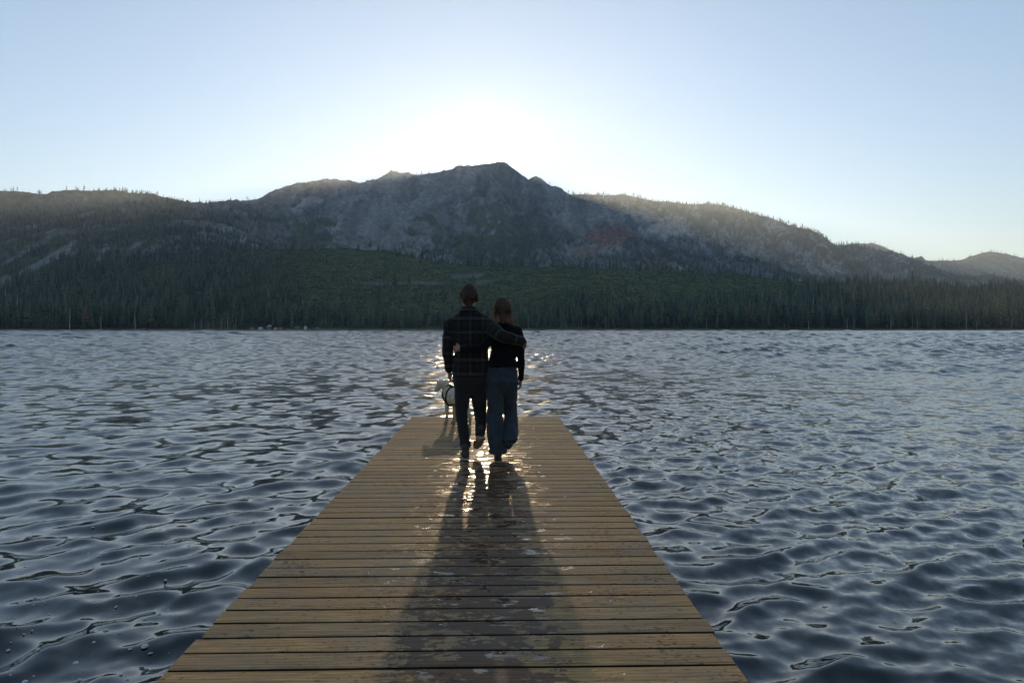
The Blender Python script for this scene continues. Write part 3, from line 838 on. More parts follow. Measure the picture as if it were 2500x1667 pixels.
M_edge = Mat('gap_shade_plank_edge')   # near-black shade of the gaps painted onto the weathered sawn sides
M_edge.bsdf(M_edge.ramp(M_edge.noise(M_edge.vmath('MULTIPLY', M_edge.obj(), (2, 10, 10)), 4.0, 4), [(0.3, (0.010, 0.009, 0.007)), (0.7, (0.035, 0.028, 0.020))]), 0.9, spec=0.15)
def plank_mesh(seed):
    r_ = np.random.default_rng(seed)
    ns = 18
    xs_ = np.linspace(-DOCK_W / 2, DOCK_W / 2, ns)
    e1 = np.interp(xs_, np.linspace(xs_[0], xs_[-1], 7), r_.normal(0, 0.0016, 7)); e2 = np.interp(xs_, np.linspace(xs_[0], xs_[-1], 7), r_.normal(0, 0.0016, 7))
    zc = np.interp(xs_, np.linspace(xs_[0], xs_[-1], 5), r_.normal(0, 0.0006, 5))
    hw = 0.0658; b = 0.0022; t = 0.038
    cup = r_.uniform(-0.0012, 0.0018)
    sec = [(-hw, -t), (-hw, -b), (-hw + b, 0.0), (-hw * .4, cup), (hw * .4, cup), (hw - b, 0.0), (hw, -b), (hw, -t)]
    V_ = []
    for k in range(ns):
        for q, (yy_, zz_) in enumerate(sec):
            V_.append((xs_[k], yy_ + (e1[k] if q < 3 else e2[k] if q > 4 else 0), zz_ + zc[k]))
    m = len(sec)
    F_ = []
    for k in range(ns - 1):
        for q in range(m):
            q2 = (q + 1) % m
            F_.append((k * m + q, (k + 1) * m + q, (k + 1) * m + q2, k * m + q2))
    me = bpy.data.meshes.new('plank')
    me.from_pydata(V_, [], F_ + [tuple(range(m))[::-1][::-1], tuple((ns - 1) * m + q for q in range(m))[::-1]])
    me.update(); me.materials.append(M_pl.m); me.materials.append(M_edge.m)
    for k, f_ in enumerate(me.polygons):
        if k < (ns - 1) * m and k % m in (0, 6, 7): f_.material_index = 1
    bm_ = bmesh.new(); bm_.from_mesh(me); bmesh.ops.recalc_face_normals(bm_, faces=bm_.faces); bm_.to_mesh(me); bm_.free()
    return me
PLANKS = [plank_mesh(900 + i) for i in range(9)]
dock = tag(link('dock', None, loc=(DOCK_X0, 0, DECK_Z)), 'long wooden plank dock running straight out into the lake', 'dock')
dock.rotation_euler = (0, 0, DOCK_A)
pr = random.Random(5)
first = -14
last = int((DOCK_END - 0.07) / PITCH)
YOFF = DOCK_END - 0.07 - last * PITCH
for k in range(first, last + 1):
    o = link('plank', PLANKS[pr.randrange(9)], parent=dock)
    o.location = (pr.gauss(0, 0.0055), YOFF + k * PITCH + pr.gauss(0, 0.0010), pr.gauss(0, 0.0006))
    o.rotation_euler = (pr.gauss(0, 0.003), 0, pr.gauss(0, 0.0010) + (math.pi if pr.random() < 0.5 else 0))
def box_mesh(name, sx, sy, sz, mat, bev=0.004):
    bm_ = bmesh.new(); bmesh.ops.create_cube(bm_, size=1.0)
    for v in bm_.verts: v.co = Vector((v.co.x * sx, v.co.y * sy, v.co.z * sz))
    if bev: bmesh.ops.bevel(bm_, geom=bm_.edges[:], offset=bev, segments=1, affect='EDGES')
    me = bpy.data.meshes.new(name); bm_.to_mesh(me); bm_.free(); me.materials.append(mat)
    return me
ylen = DOCK_END + 2.0
st_me = box_mesh('stringer', 0.045, ylen, 0.145, M_beam.m)
for x_ in (-1.06, -0.36, 0.36, 1.06):
    link('stringer', st_me, parent=dock, loc=(x_, (DOCK_END - 2.0) / 2 - 0.03, -0.041 - 0.0725))
cross_me = box_mesh('cross_beam', 2.18, 0.09, 0.14, M_beam.m)
post_v, post_f = tube_pts((0, 0, -2.6), (0, 0, -0.19), 0.075, 0.07, 12)
post_me = np_mesh('post', post_v, post_f); post_me.materials.append(M_beam.m)
for y_ in (0.6, 3.8, 7.0, 10.2):
    link('cross_beam', cross_me, parent=dock, loc=(0, y_, -0.189 - 0.07))
    for x_ in (-0.95, 0.95):
        link('post', post_me, parent=dock, loc=(x_, y_ + 0.125, 0))
# ------------------------------------------------------------------ people
S_ = 0.319
def PC(cx, cy, y=7.28):
    """a point of the couple: measured across and up at their own distance y from the lens"""
    return Vector(((1000 + cx * S_ - 1250) / 1667.0 * y, y, CAM_Z + (804 - (660 + cy * S_)) / 1667.0 * y))
PXM = S_ / 1667.0 * 7.28       # metres for one measured unit

class Body:
    """collects overlapping lofted limbs, then fuses them to one continuous surface"""
    def __init__(self): self.v = []; self.f = []
    def loft(self, rings, n=18, flat=None):
        """rings: (centre, half width, half depth[, axis]) ; sections lie square to the path unless flat, when they lie level"""
        base = len(self.v)
        C = [Vector(r[0]) for r in rings]
        prev = None
        for k, r_ in enumerate(rings):
            d = (C[min(k + 1, len(C) - 1)] - C[max(k - 1, 0)])
            d = d.normalized() if d.length > 1e-6 else Vector((0, 0, 1))
            if flat is not None:
                a = Vector(flat[0]).normalized(); b = Vector(flat[1]).normalized()
            else:
                ref = Vector((0, 1, 0)) if abs(d.y) < 0.9 else Vector((0, 0, 1))
                a = ref.cross(d).normalized()
                b = d.cross(a).normalized()
            for q in range(n):
                t = 2 * math.pi * q / n
                self.v.append(C[k] + a * (math.cos(t) * r_[1]) + b * (math.sin(t) * r_[2]))
        m = len(rings)
        for k in range(m - 1):
            for q in range(n):
                q2 = (q + 1) % n
                self.f.append((base + k * n + q, base + k * n + q2, base + (k + 1) * n + q2, base + (k + 1) * n + q))
        self.f.append(tuple(base + q for q in range(n))[::-1])
        self.f.append(tuple(base + (m - 1) * n + q for q in range(n)))
    def limb(self, pts, n=14):
        """pts: (centre, radius): round tube with rounded ends"""
        C = [Vector(p[0]) for p in pts]; R = [p[1] for p in pts]
        d0 = (C[0] - C[1]).normalized(); d1 = (C[-1] - C[-2]).normalized()
        rings = [(C[0] + d0 * R[0] * 0.75, R[0] * 0.45, R[0] * 0.45)]
        # Catmull-Rom through the joints
        for k in range(len(C) - 1):
            p0 = C[k - 1] if k > 0 else C[k]; p1 = C[k]; p2 = C[k + 1]; p3 = C[k + 2] if k + 2 < len(C) else C[k + 1]
            for s in range(4):
                t = s / 4
                p = 0.5 * ((2 * p1) + (p2 - p0) * t + (2 * p0 - 5 * p1 + 4 * p2 - p3) * t * t + (3 * p1 - p0 - 3 * p2 + p3) * t ** 3)
                rr_ = R[k] + (R[k + 1] - R[k]) * t
                rings.append((p, rr_, rr_))
        rings.append((C[-1], R[-1], R[-1])); rings.append((C[-1] + d1 * R[-1] * 0.75, R[-1] * 0.45, R[-1] * 0.45))
        self.loft(rings, n)
    def ball(self, c, rx, ry, rz, n=18, m=10):
        rings = []
        for k in range(1, m):
            t = math.pi * k / m
            rings.append((Vector(c) + Vector((0, 0, -rz * math.cos(t))), rx * math.sin(t), ry * math.sin(t)))
        self.loft(rings, n, flat=((1, 0, 0), (0, 1, 0)))
    def build(self, name, mat, parent=None, voxel=0.01, smooth=4, noise=None):
        me = bpy.data.meshes.new(name + '_raw')
        me.from_pydata([tuple(v) for v in self.v], [], self.f); me.update()
        b_ = bmesh.new(); b_.from_mesh(me); bmesh.ops.recalc_face_normals(b_, faces=b_.faces); b_.to_mesh(me); b_.free()
        tmp = bpy.data.objects.new(name + '_raw', me); COL.objects.link(tmp)
        md = tmp.modifiers.new('fuse', 'REMESH'); md.mode = 'VOXEL'; md.voxel_size = voxel; md.use_smooth_shade = True
        if smooth:
            sm = tmp.modifiers.new('soft', 'SMOOTH'); sm.factor = 0.5; sm.iterations = smooth
        dg = bpy.context.evaluated_depsgraph_get()
        out = bpy.data.meshes.new_from_object(tmp.evaluated_get(dg))
        COL.objects.unlink(tmp); bpy.data.objects.remove(tmp); bpy.data.meshes.remove(me)
        out.name = name; out.materials.clear(); out.materials.append(mat)
        if noise is not None:
            co = np.empty(len(out.vertices) * 3, dtype=np.float32); out.vertices.foreach_get('co', co); co = co.reshape(-1, 3)
            no = np.empty(len(out.vertices) * 3, dtype=np.float32); out.vertex_normals.foreach_get('vector', no); no = no.reshape(-1, 3)
            co = co + no * noise(co)[:, None]
            out.vertices.foreach_set('co', co.astype(np.float32).ravel()); out.update()
        out.polygons.foreach_set('use_smooth', np.ones(len(out.polygons), dtype=bool))
        o = link(name, out, None, None)
        if parent is not None:
            # geometry is laid out in world space; keep it so under a parent with a location
            out.transform(Matrix.Translation(-parent.location)); o.parent = parent
        return o

def co_of(o, off):
    co = np.empty(len(o.data.vertices) * 3, dtype=np.float32); o.data.vertices.foreach_get('co', co)
    return co.reshape(-1, 3) + np.array(off)[None, :]

def folds(amp, fx, fz, seed, ax=0.5):
    """soft cloth folds: stretched noise along the surface"""
    def fn(co):
        a = fbm(co[:, 0] * fx + co[:, 1] * fx * ax, co[:, 2] * fz + co[:, 0] * 1.5, seed, 3, 0.5)
        return amp * a
    return fn

def cloth(name, color, rough=0.9, scale=260.0, sheen=0.15, var=0.25, spec=0.2):
    m = Mat(name)
    tcn = m.obj()
    n_ = m.noise(tcn, 9.0, 4, 0.6)
    c_ = m.mix(1.0, color, m.ramp(n_, [(0.3, 1 - var), (0.7, 1 + var)]), 'MULTIPLY')
    w_ = m.noise(tcn, scale, 2, 0.5)
    m.bsdf(c_, rough, m.bump(m.math('ADD', w_, m.math('MULTIPLY', n_, 1.5)), 0.5, 0.004), spec=spec, sheen=sheen)
    return m
M_skin = Mat('skin')
sn = M_skin.noise(M_skin.obj(), 30, 3)
M_skin.bsdf(M_skin.ramp(sn, [(0.3, (0.20, 0.11, 0.075)), (0.7, (0.28, 0.16, 0.11))]), 0.5, spec=0.4)
def hair_mat(name, c0, c1):
    m = Mat(name)
    h = m.noise(m.vmath('MULTIPLY', m.obj(), (90, 90, 7)), 1.0, 4, 0.6)
    bs = m.bsdf(m.ramp(h, [(0.3, c0), (0.75, c1)]), 0.55, m.bump(h, 0.8, 0.006), spec=0.3)
    tl = m.n('BsdfTranslucent', i_Color=(c1[0] * 3.2, c1[1] * 3.4, c1[2] * 3.2, 1)); ms = m.n('MixShader', i_0=0.3)
    m.t.links.new(bs.outputs[0], ms.inputs[1]); m.t.links.new(tl.outputs[0], ms.inputs[2]); m.t.links.new(ms.outputs[0], m.out.inputs['Surface'])
    return m
M_hair_m = hair_mat('dark_brown_hair', (0.014, 0.008, 0.005), (0.065, 0.034, 0.019))
M_hair_w = hair_mat('brown_hair', (0.018, 0.011, 0.008), (0.085, 0.050, 0.030))
M_strand = Mat('backlit_hair_strand')
tr_ = M_strand.n('BsdfTranslucent', i_Color=(0.70, 0.44, 0.24, 1)); df__ = M_strand.n('BsdfDiffuse', i_Color=(0.10, 0.05, 0.025, 1)); mx_ = M_strand.n('MixShader', i_0=0.6)
M_strand.t.links.new(df__.outputs[0], mx_.inputs[1]); M_strand.t.links.new(tr_.outputs[0], mx_.inputs[2]); M_strand.t.links.new(mx_.outputs[0], M_strand.out.inputs['Surface'])
M_sweat = Mat('navy_knit')
kx = M_sweat.n('TexWave', wave_type='BANDS', bands_direction='X', i_Scale=52.0, i_Distortion=0.6)
M_sweat.t.links.new(M_sweat.obj(), kx.inputs['Vector'])
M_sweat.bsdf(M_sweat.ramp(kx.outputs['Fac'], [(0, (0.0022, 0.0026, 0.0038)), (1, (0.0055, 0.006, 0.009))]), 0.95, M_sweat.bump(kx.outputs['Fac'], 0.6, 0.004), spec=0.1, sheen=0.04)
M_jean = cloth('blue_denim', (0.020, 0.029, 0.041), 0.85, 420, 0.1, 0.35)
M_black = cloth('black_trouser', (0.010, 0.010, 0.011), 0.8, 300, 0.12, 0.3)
M_shoe = cloth('dark_shoe', (0.018, 0.015, 0.013), 0.55, 90, 0.0, 0.3, 0.4)
M_sole = cloth('pale_sole', (0.30, 0.26, 0.20), 0.7, 60, 0.0, 0.2)
M_rib = cloth('shoe_canvas', (0.05, 0.042, 0.034), 0.8, 200, 0.0, 0.3)
# plaid: pale double lines on charcoal, read from coordinates laid out on the cloth
M_plaid = Mat('charcoal_plaid_wool')
pu = M_plaid.attr('cloth_uv').outputs['Vector']
ps = M_plaid.n('SeparateXYZ'); M_plaid.t.links.new(pu, ps.inputs[0])
def plaid_lines(src, period, offs, w):
    out = None
    for o_ in offs:
        f_ = M_plaid.math('FRACT', M_plaid.math('DIVIDE', M_plaid.math('ADD', src, 10 * period + o_), period))
        d_ = M_plaid.math('ABSOLUTE', M_plaid.math('SUBTRACT', f_, 0.5))
        l_ = M_plaid.math('LESS_THAN', d_, w / period / 2)
        out = l_ if out is None else M_plaid.math('MAXIMUM', out, l_)
    return out
lh = plaid_lines(ps.outputs[1], 0.146, (0.0, 0.016), 0.0042)
lv = plaid_lines(ps.outputs[0], 0.128, (0.0, 0.015), 0.0038)
wob = M_plaid.noise(M_plaid.obj(), 60.0, 3, 0.6)
bands_ = plaid_lines(ps.outputs[1], 0.146, (0.075,), 0.045); bandv_ = plaid_lines(ps.outputs[0], 0.128, (0.066,), 0.04)
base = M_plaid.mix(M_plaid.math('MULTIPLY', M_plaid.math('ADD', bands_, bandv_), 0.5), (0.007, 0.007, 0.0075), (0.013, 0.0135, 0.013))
lw = M_plaid.math('MULTIPLY', M_plaid.math('MAXIMUM', lh, M_plaid.math('MULTIPLY', lv, 0.6)), M_plaid.ramp(wob, [(0.35, 0.25), (0.6, 0.85)]))
pc = M_plaid.mix(lw, base, (0.115, 0.11, 0.10))
M_plaid.bsdf(pc, 0.95, M_plaid.bump(M_plaid.math('ADD', wob, M_plaid.noise(M_plaid.obj(), 9.0, 3)), 0.5, 0.005), spec=0.12, sheen=0.08)

def hand(B, wrist, d, up, side, size=1.0, curl=0.9, spread=0.12):
    """palm, four fingers and a thumb; d points along the hand, up is the back of the hand, side points to the thumb"""
    d = Vector(d).normalized(); up = Vector(up).normalized(); side = Vector(side).normalized()
    w = Vector(wrist)
    B.loft([(w - d * 0.02, 0.024 * size, 0.02 * size), (w + d * 0.015 * size, 0.027 * size, 0.019 * size), (w + d * 0.05 * size, 0.037 * size, 0.018 * size), (w + d * 0.088 * size, 0.040 * size, 0.016 * size), (w + d * 0.097 * size, 0.034 * size, 0.011 * size)],
           12, flat=(side, up))
    for k, (off_, ln) in enumerate(((0.029, 0.072), (0.010, 0.080), (-0.010, 0.075), (-0.028, 0.060))):
        p = w + d * 0.085 * size + side * off_ * size
        pts = [(p, 0.0095 * size)]
        ang_ = 0.15; dirv = (d + side * off_ * spread / 0.03).normalized()
        for s in range(3):
            ang_ += curl * (0.35 + 0.35 * s)
            st = (dirv * math.cos(ang_) - up * math.sin(ang_)).normalized()
            p = p + st * ln * size * (0.42, 0.32, 0.26)[s]
            pts.append((p, (0.009, 0.0085, 0.0075)[s] * size))
        B.limb(pts, 8)
    p = w + d * 0.03 * size + side * 0.026 * size
    q1 = p + (d * 0.6 + side * 0.75 - up * 0.2).normalized() * 0.038 * size
    q2 = q1 + (d * 0.9 + side * 0.15 - up * 0.4 * curl).normalized() * 0.032 * size
    B.limb([(p - d * 0.01, 0.014 * size), (q1, 0.0115 * size), (q2, 0.009 * size)], 8)

def head(B, c, hw, hd, hh, face=(0, 1, 0)):
    """skull, jaw, nose, brow and ears, looking along face"""
    c = Vector(c); f = Vector(face).normalized(); s = Vector((0, 0, 1)).cross(f).normalized()
    rings = []
    for k in range(0, 13):
        t = -1 + 2 * k / 12
        wq = math.sqrt(max(0.02, 1 - t * t))
        jaw = 1.0 if t > -0.25 else 1.0 - 0.30 * ((-0.25 - t) / 0.75)
        fw = 0.012 * (1 if t < 0 else 0) 
        rings.append((c + Vector((0, 0, hh * t)) + f * fw, hw * wq ** 0.85 * jaw, hd * wq ** 0.85 * (1 if t > -0.3 else 0.92)))
    B.loft(rings, 20, flat=(s, f))
    n0 = c + f * (hd * 0.98) + Vector((0, 0, 0.012))
    B.limb([(n0, 0.008), (n0 + f * 0.010 - Vector((0, 0, 0.018)), 0.010), (n0 + f * 0.016 - Vector((0, 0, 0.034)), 0.012)], 8)
    for e in (-1, 1):
        ec = c + s * (e * (hw * 0.99)) - f * 0.008 - Vector((0, 0, 0.004))
        B.loft([(ec - s * e * 0.006, 0.008, 0.018), (ec + s * e * 0.006, 0.018, 0.030), (ec + s * e * 0.013, 0.014, 0.026)], 12, flat=(f, (0, 0, 1)))
        B.ball(c + f * hd * 0.86 + s * e * 0.031 + Vector((0, 0, 0.006)), 0.011, 0.011, 0.011, 8, 6)   # eyeballs under the lids
        B.limb([(c + f * hd * 0.93 + s * e * 0.012 + Vector((0, 0, 0.026)), 0.007), (c + f * hd * 0.86 + s * e * 0.045 + Vector((0, 0, 0.028)), 0.006)], 8)
    mo = c + f * hd * 0.95 - Vector((0, 0, hh * 0.52))
    B.limb([(mo - s * 0.020, 0.006), (mo + f * 0.006, 0.0075), (mo + s * 0.020, 0.006)], 8)

def rows(lst, depth_y, shift=0.0, grow=0.0):
    """level rings from measured (height, left, right, half depth[, y]) rows"""
    out = []
    for row in lst:
        cy, xl, xr, hd = row[:4]; y = row[4] if len(row) > 4 else depth_y
        c = PC((xl + xr) / 2, cy, y)
        out.append((c, (xr - xl) / 2 * PXM * y / 7.28 + grow, hd + grow))
    return out
LVL = ((1, 0, 0), (0, 1, 0))

def shoe(parent, heel, toe, height, width, mat, sole_mat, sole_t=0.022, tip_up=0.0, canvas=None):
    """one shoe: upper and sole as two parts; heel and toe are points on the ground side of the sole"""
    heel = Vector(heel); toe = Vector(toe)
    d = (toe - heel); L = d.length; d.normalize()
    side = d.cross(Vector((0, 0, 1)))
    side = side.normalized() if side.length > 0.05 else Vector((1, 0, 0))
    up = side.cross(d).normalized()
    B = Body()
    prof_ = [(-0.02, 0.55, 0.75), (0.03, 0.80, 1.0), (0.16, 0.86, 1.0), (0.32, 0.84, 0.86), (0.5, 0.90, 0.62), (0.68, 1.0, 0.50), (0.84, 0.95, 0.42), (0.95, 0.72, 0.34), (1.0, 0.40, 0.22)]
    rings = []
    for t, w_, h_ in prof_:
        hh = height * h_
        rings.append((heel + d * L * t + up * (sole_t + hh / 2), width / 2 * w_, hh / 2))
    B.loft(rings, 16, flat=(side, up))
    a = heel + d * L * 0.12 + up * (sole_t + height * 0.9)
    B.limb([(a, 0.040), (a + Vector((0, 0, 0.05)), 0.042)], 12)
    o1 = B.build('shoe', mat, parent, 0.007, 3)
    B = Body()
    rings = []
    for t, w_, _ in [(-0.03, 0.5, 0), (0.0, 0.78, 0), (0.08, 0.92, 0), (0.3, 0.88, 0), (0.5, 0.92, 0), (0.7, 1.04, 0), (0.88, 0.98, 0), (0.98, 0.7, 0), (1.02, 0.4, 0)]:
        rings.append((heel + d * L * t + up * (sole_t / 2 + 0.002), width / 2 * w_, sole_t / 2))
    B.loft(rings, 16, flat=(side, up))
    o2 = B.build('sole', sole_mat, parent, 0.006, 2)
    o2.parent = o1
    return o1

YM = 7.28
# ---------------------------------------------------------------- the man
man = tag(link('person', None, loc=(PC(455, 1442).x, 7.28, DECK_Z)), 'taller person in a dark plaid overshirt and black trousers walking away, arm round the other', 'person', 'couple walking out along the dock')
arm_l = [(PC(322, 405, 7.28), 62), (PC(300, 500, 7.27), 48), (PC(291, 600, 7.26), 43), (PC(294, 690, 7.30), 36), (PC(301, 760, 7.34), 28)]
arm_r = [(PC(575, 400, 7.27), 62), (PC(632, 448, 7.15), 56), (PC(705, 500, 7.05), 48), (PC(785, 525, 7.03), 44), (PC(858, 541, 7.09), 37)]
leg_l = [(PC(400, 860, 7.28), 64), (PC(402, 950, 7.29), 62), (PC(398, 1080, 7.30), 49), (PC(408, 1200, 7.27), 43), (PC(421, 1300, 7.23), 40), (PC(427, 1345, 7.22), 39)]
leg_r = [(PC(520, 860, 7.29), 62), (PC(527, 950, 7.33), 62), (PC(542, 1085, 7.42), 51), (PC(544, 1190, 7.37), 47), (PC(538, 1262, 7.30), 40)]
torso = [(300, 395, 515, 0.075), (318, 372, 540, 0.085), (345, 338, 575, 0.10), (375, 312, 602, 0.115), (430, 308, 610, 0.135), (500, 325, 612, 0.14), (560, 342, 608, 0.135), (620, 347, 606, 0.13), (670, 337, 605, 0.13), (735, 328, 601, 0.14), (790, 323, 599, 0.145)]
def scaled(limb_, f): return [(p, r_ * PXM * f) for p, r_ in limb_]
B = Body()
HM = PC(456, 192, 7.30)
head(B, HM - Vector((0, 0, 0.012)), 0.079, 0.098, 0.118)
B.limb([(PC(457, 225, 7.28), 0.058), (PC(457, 265, 7.27), 0.060), (PC(456, 310, 7.27), 0.066)])
B.loft([(r_[0], r_[1] * 0.86, r_[2] * 0.84) for r_ in rows(torso[1:], 7.28)], 18, flat=LVL)
B.loft(rows([(770, 338, 588, 0.10), (850, 336, 588, 0.10)], 7.285), 18, flat=LVL)
for l_ in (arm_l, arm_r): B.limb(scaled(l_, 0.72))
for l_ in (leg_l, leg_r): B.limb(scaled(l_, 0.74))
hand(B, PC(303, 762, 7.345), (0.03, 0.12, -1), (-1, 0, 0), (0.1, 1, 0.1), 0.98, 0.8)
hand(B, PC(862, 541, 7.10), (0.42, 0.80, -0.34), (0.88, -0.45, 0.1), (0.1, 0.25, 1), 1.0, 0.95)
B.limb([(PC(427, 1345, 7.22), 0.04), (PC(428, 1400, 7.22), 0.042), (PC(430, 1424, 7.30), 0.036)])
B.limb([(PC(538, 1262, 7.30), 0.038), (PC(530, 1295, 7.28), 0.036)])
man_body = B.build('body', M_skin.m, man, 0.0065, 3)
# overshirt
B = Body()
B.loft(rows(torso, 7.28, grow=0.0), 22, flat=LVL)
for l_ in (arm_l, arm_r): B.limb(scaled(l_, 1.0), 16)
def shirt_noise(co):
    return 0.010 * fbm(co[:, 0] * 6 + co[:, 1] * 3, co[:, 2] * 13 + co[:, 0] * 4, 41, 3) + 0.006 * fbm(co[:, 0] * 20, co[:, 2] * 9, 43, 2)
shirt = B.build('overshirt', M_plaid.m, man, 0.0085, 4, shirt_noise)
cw = co_of(shirt, man.location)
def seg_uv(cw, path):
    """distance along and round a sleeve path"""
    P = np.array([tuple(p) for p, _ in path]); best = np.full(len(cw), 1e9); al = np.zeros(len(cw)); rd = np.zeros(len(cw))
    acc = 0
    for k in range(len(P) - 1):
        d = P[k + 1] - P[k]; L = np.linalg.norm(d); d /= L
        t = np.clip((cw - P[k]) @ d, 0, L); q = P[k] + t[:, None] * d
        e = cw - q; dist = np.linalg.norm(e, axis=1)
        m = dist < best
        best[m] = dist[m]; al[m] = acc + t[m]
        ref = np.array([0.0, -1.0, 0.0]); a = np.cross(d, ref); a /= np.linalg.norm(a); b = np.cross(a, d)
        rd[m] = (np.arctan2(e[m] @ a, e[m] @ b)) * 0.065
        acc += L
    return best, al, rd
uv = np.zeros((len(cw), 3))
uv[:, 0] = cw[:, 0] - PC(430, 500).x; uv[:, 1] = cw[:, 2] - PC(0, 676).z + 0.073
for path in (arm_l, arm_r):
    bd, al, rd = seg_uv(cw, path)
    lim_ = np.interp(al, [0, 0.10, 0.18, 0.9], [0.04, 0.065, 0.085, 0.09])
    m = (bd < lim_) & (al > 0.02)
    if path is arm_l: m &= cw[:, 0] < PC(338, 0).x
    else: m &= (cw[:, 0] > PC(590, 0).x)
    uv[m, 0] = rd[m]; uv[m, 1] = al[m] + 0.05
attr_v(shirt.data, 'cloth_uv', uv)
# collar, hem and cuffs
def cuff(parent, c, d, r_, w_, mat, uvset=True, name='cuff'):
    B = Body(); c = Vector(c); d = Vector(d).normalized()
    B.limb([(c - d * w_ / 2, r_), (c + d * w_ / 2, r_ * 0.98)], 16)
    o = B.build(name, mat, parent, 0.007, 2)
    if uvset: attr_v(o.data, 'cloth_uv', co_of(o, parent.location) * 1.0)
    return o
cuff(man, PC(301, 752, 7.335), PC(301, 760, 7.34) - PC(297, 720, 7.32), 0.0415, 0.045, M_plaid.m)
cuff(man, PC(846, 539, 7.085), PC(858, 541, 7.09) - PC(820, 533, 7.06), 0.055, 0.05, M_plaid.m)
B = Body()
B.loft(rows([(274, 406, 506, 0.076, 7.27), (288, 393, 516, 0.085, 7.27), (306, 380, 526, 0.092, 7.27), (320, 368, 540, 0.094, 7.275)], 7.28), 20, flat=LVL)
col_ = B.build('collar', M_plaid.m, man, 0.007, 2); cu = co_of(col_, man.location); attr_v(col_.data, 'cloth_uv', np.stack([cu[:, 0] * 0.6 + 0.02, cu[:, 2] + 0.05, cu[:, 2] * 0], -1))
B = Body()
B.loft(rows([(782, 323.5, 599.5, 0.147), (792, 322, 600, 0.149), (802, 323, 599, 0.147)], 7.28), 24, flat=LVL)
hem_ = B.build('hem', M_plaid.m, man, 0.007, 2); cu = co_of(hem_, man.location); attr_v(hem_.data, 'cloth_uv', np.stack([cu[:, 0] - PC(430, 500).x, cu[:, 2] - PC(0, 676).z + 0.073, cu[:, 2] * 0], -1))
# trousers
B = Body()
B.loft(rows([(760, 336, 590, 0.12), (810, 332, 592, 0.128), (860, 333, 590, 0.130), (905, 338, 588, 0.118, 7.29), (945, 352, 578, 0.08, 7.30)], 7.285), 20, flat=LVL)
B.limb(scaled(leg_l, 1.0), 16); B.limb(scaled(leg_r, 1.0), 16)
B.loft([(PC(424, 1305, 7.23), 0.056, 0.060), (PC(427, 1335, 7.225), 0.060, 0.066), (PC(428, 1352, 7.22), 0.058, 0.064)], 16, flat=LVL)
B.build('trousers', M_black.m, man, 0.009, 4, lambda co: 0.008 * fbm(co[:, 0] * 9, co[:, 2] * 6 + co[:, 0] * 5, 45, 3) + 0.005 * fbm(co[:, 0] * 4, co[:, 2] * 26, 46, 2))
shoe(man, PC(432, 1442, 7.24) + Vector((0, -0.10, 0.0)), PC(424, 1442, 7.24) + Vector((-0.02, 0.20, 0.0)), 0.085, 0.105, M_shoe.m, M_sole.m)
shoe(man, PC(560, 1290, 7.25), PC(512, 1368, 7.46), 0.080, 0.098, M_rib.m, M_sole.m)
# hair: cap over the skull with an uneven nape and a few loose locks
def hair_cap(c, hw, hd, hh, down, seed, mat, parent, n_lock, lock_len, nape_w=0.6):
    B = Body()
    c = Vector(c)
    rings = []
    for k in range(0, 12):
        t = down + (1 - down) * k / 11
        wq = max(0.03, 1 - t * t) ** 0.40 if t > 0 else 1 - 0.16 * t * t
        if t < 0.1: wq *= 1 - (1 - nape_w) * ((0.1 - t) / (0.1 - down)) ** 1.3
        rings.append((c + Vector((0, -0.014 - 0.014 * max(0, min(1, (0.1 - t) / 0.5)), hh * t)), hw * wq, hd * max(wq, 0.78 if t < 0 else 0) * 0.96))
    B.loft(rings, 20, flat=LVL)
    r_ = random.Random(seed)
    for k in range(n_lock):
        a = r_.uniform(0, 6.28); e = r_.uniform(-0.25, 0.9)
        w_ = math.sqrt(max(0.03, 1 - e * e))
        p = c + Vector((math.cos(a) * hw * w_ * 0.95, -0.016 + math.sin(a) * hd * w_ * 0.92, hh * e))
        tan = Vector((-math.sin(a) * 0.3 * r_.choice((-1, 1)), math.cos(a) * 0.2, -1)).normalized()
        q = p + tan * lock_len * r_.uniform(0.6, 1.2); out_ = Vector((math.cos(a), math.sin(a), 0)) * 0.008
        B.limb([(p, 0.010), ((p + q) / 2 + out_, 0.009), (q + out_ * 0.4, 0.004)], 6)
    return B.build('hair', mat, parent, 0.0058, 1, lambda co: 0.0035 * fbm(co[:, 0] * 45 + co[:, 1] * 45, co[:, 2] * 9, seed, 2))
def strands(name, roots, mat, parent, seed, rad=0.0016):
    """loose hairs: thin three-sided tubes"""
    r_ = random.Random(seed); VV, FF, n = [], [], 0
    for (p, d, L, bend) in roots:
        p = Vector(p); d = Vector(d).normalized(); b = Vector(bend)
        prev = None
        for s in range(6):
            t = s / 5
            q = p + d * L * t + b * L * t * t
            rr_ = rad * (1 - 0.7 * t)
            ring = [q + Vector((rr_, 0, 0)), q + Vector((-rr_ * .5, rr_ * .8, 0)), q + Vector((-rr_ * .5, -rr_ * .8, 0))]
            VV += ring
            if s:
                for e in range(3): FF.append((n - 3 + e, n - 3 + (e + 1) % 3, n + (e + 1) % 3, n + e))
            n += 3
    me = np_mesh(name, np.array([tuple(v - parent.location) for v in VV]), np.array(FF))
    return link(name, me, mat, parent)
hm = hair_cap(HM, 0.089, 0.110, 0.1265, -0.90, 3, M_hair_m.m, man, 46, 0.045, 0.56)
r_ = random.Random(9)
roots = []
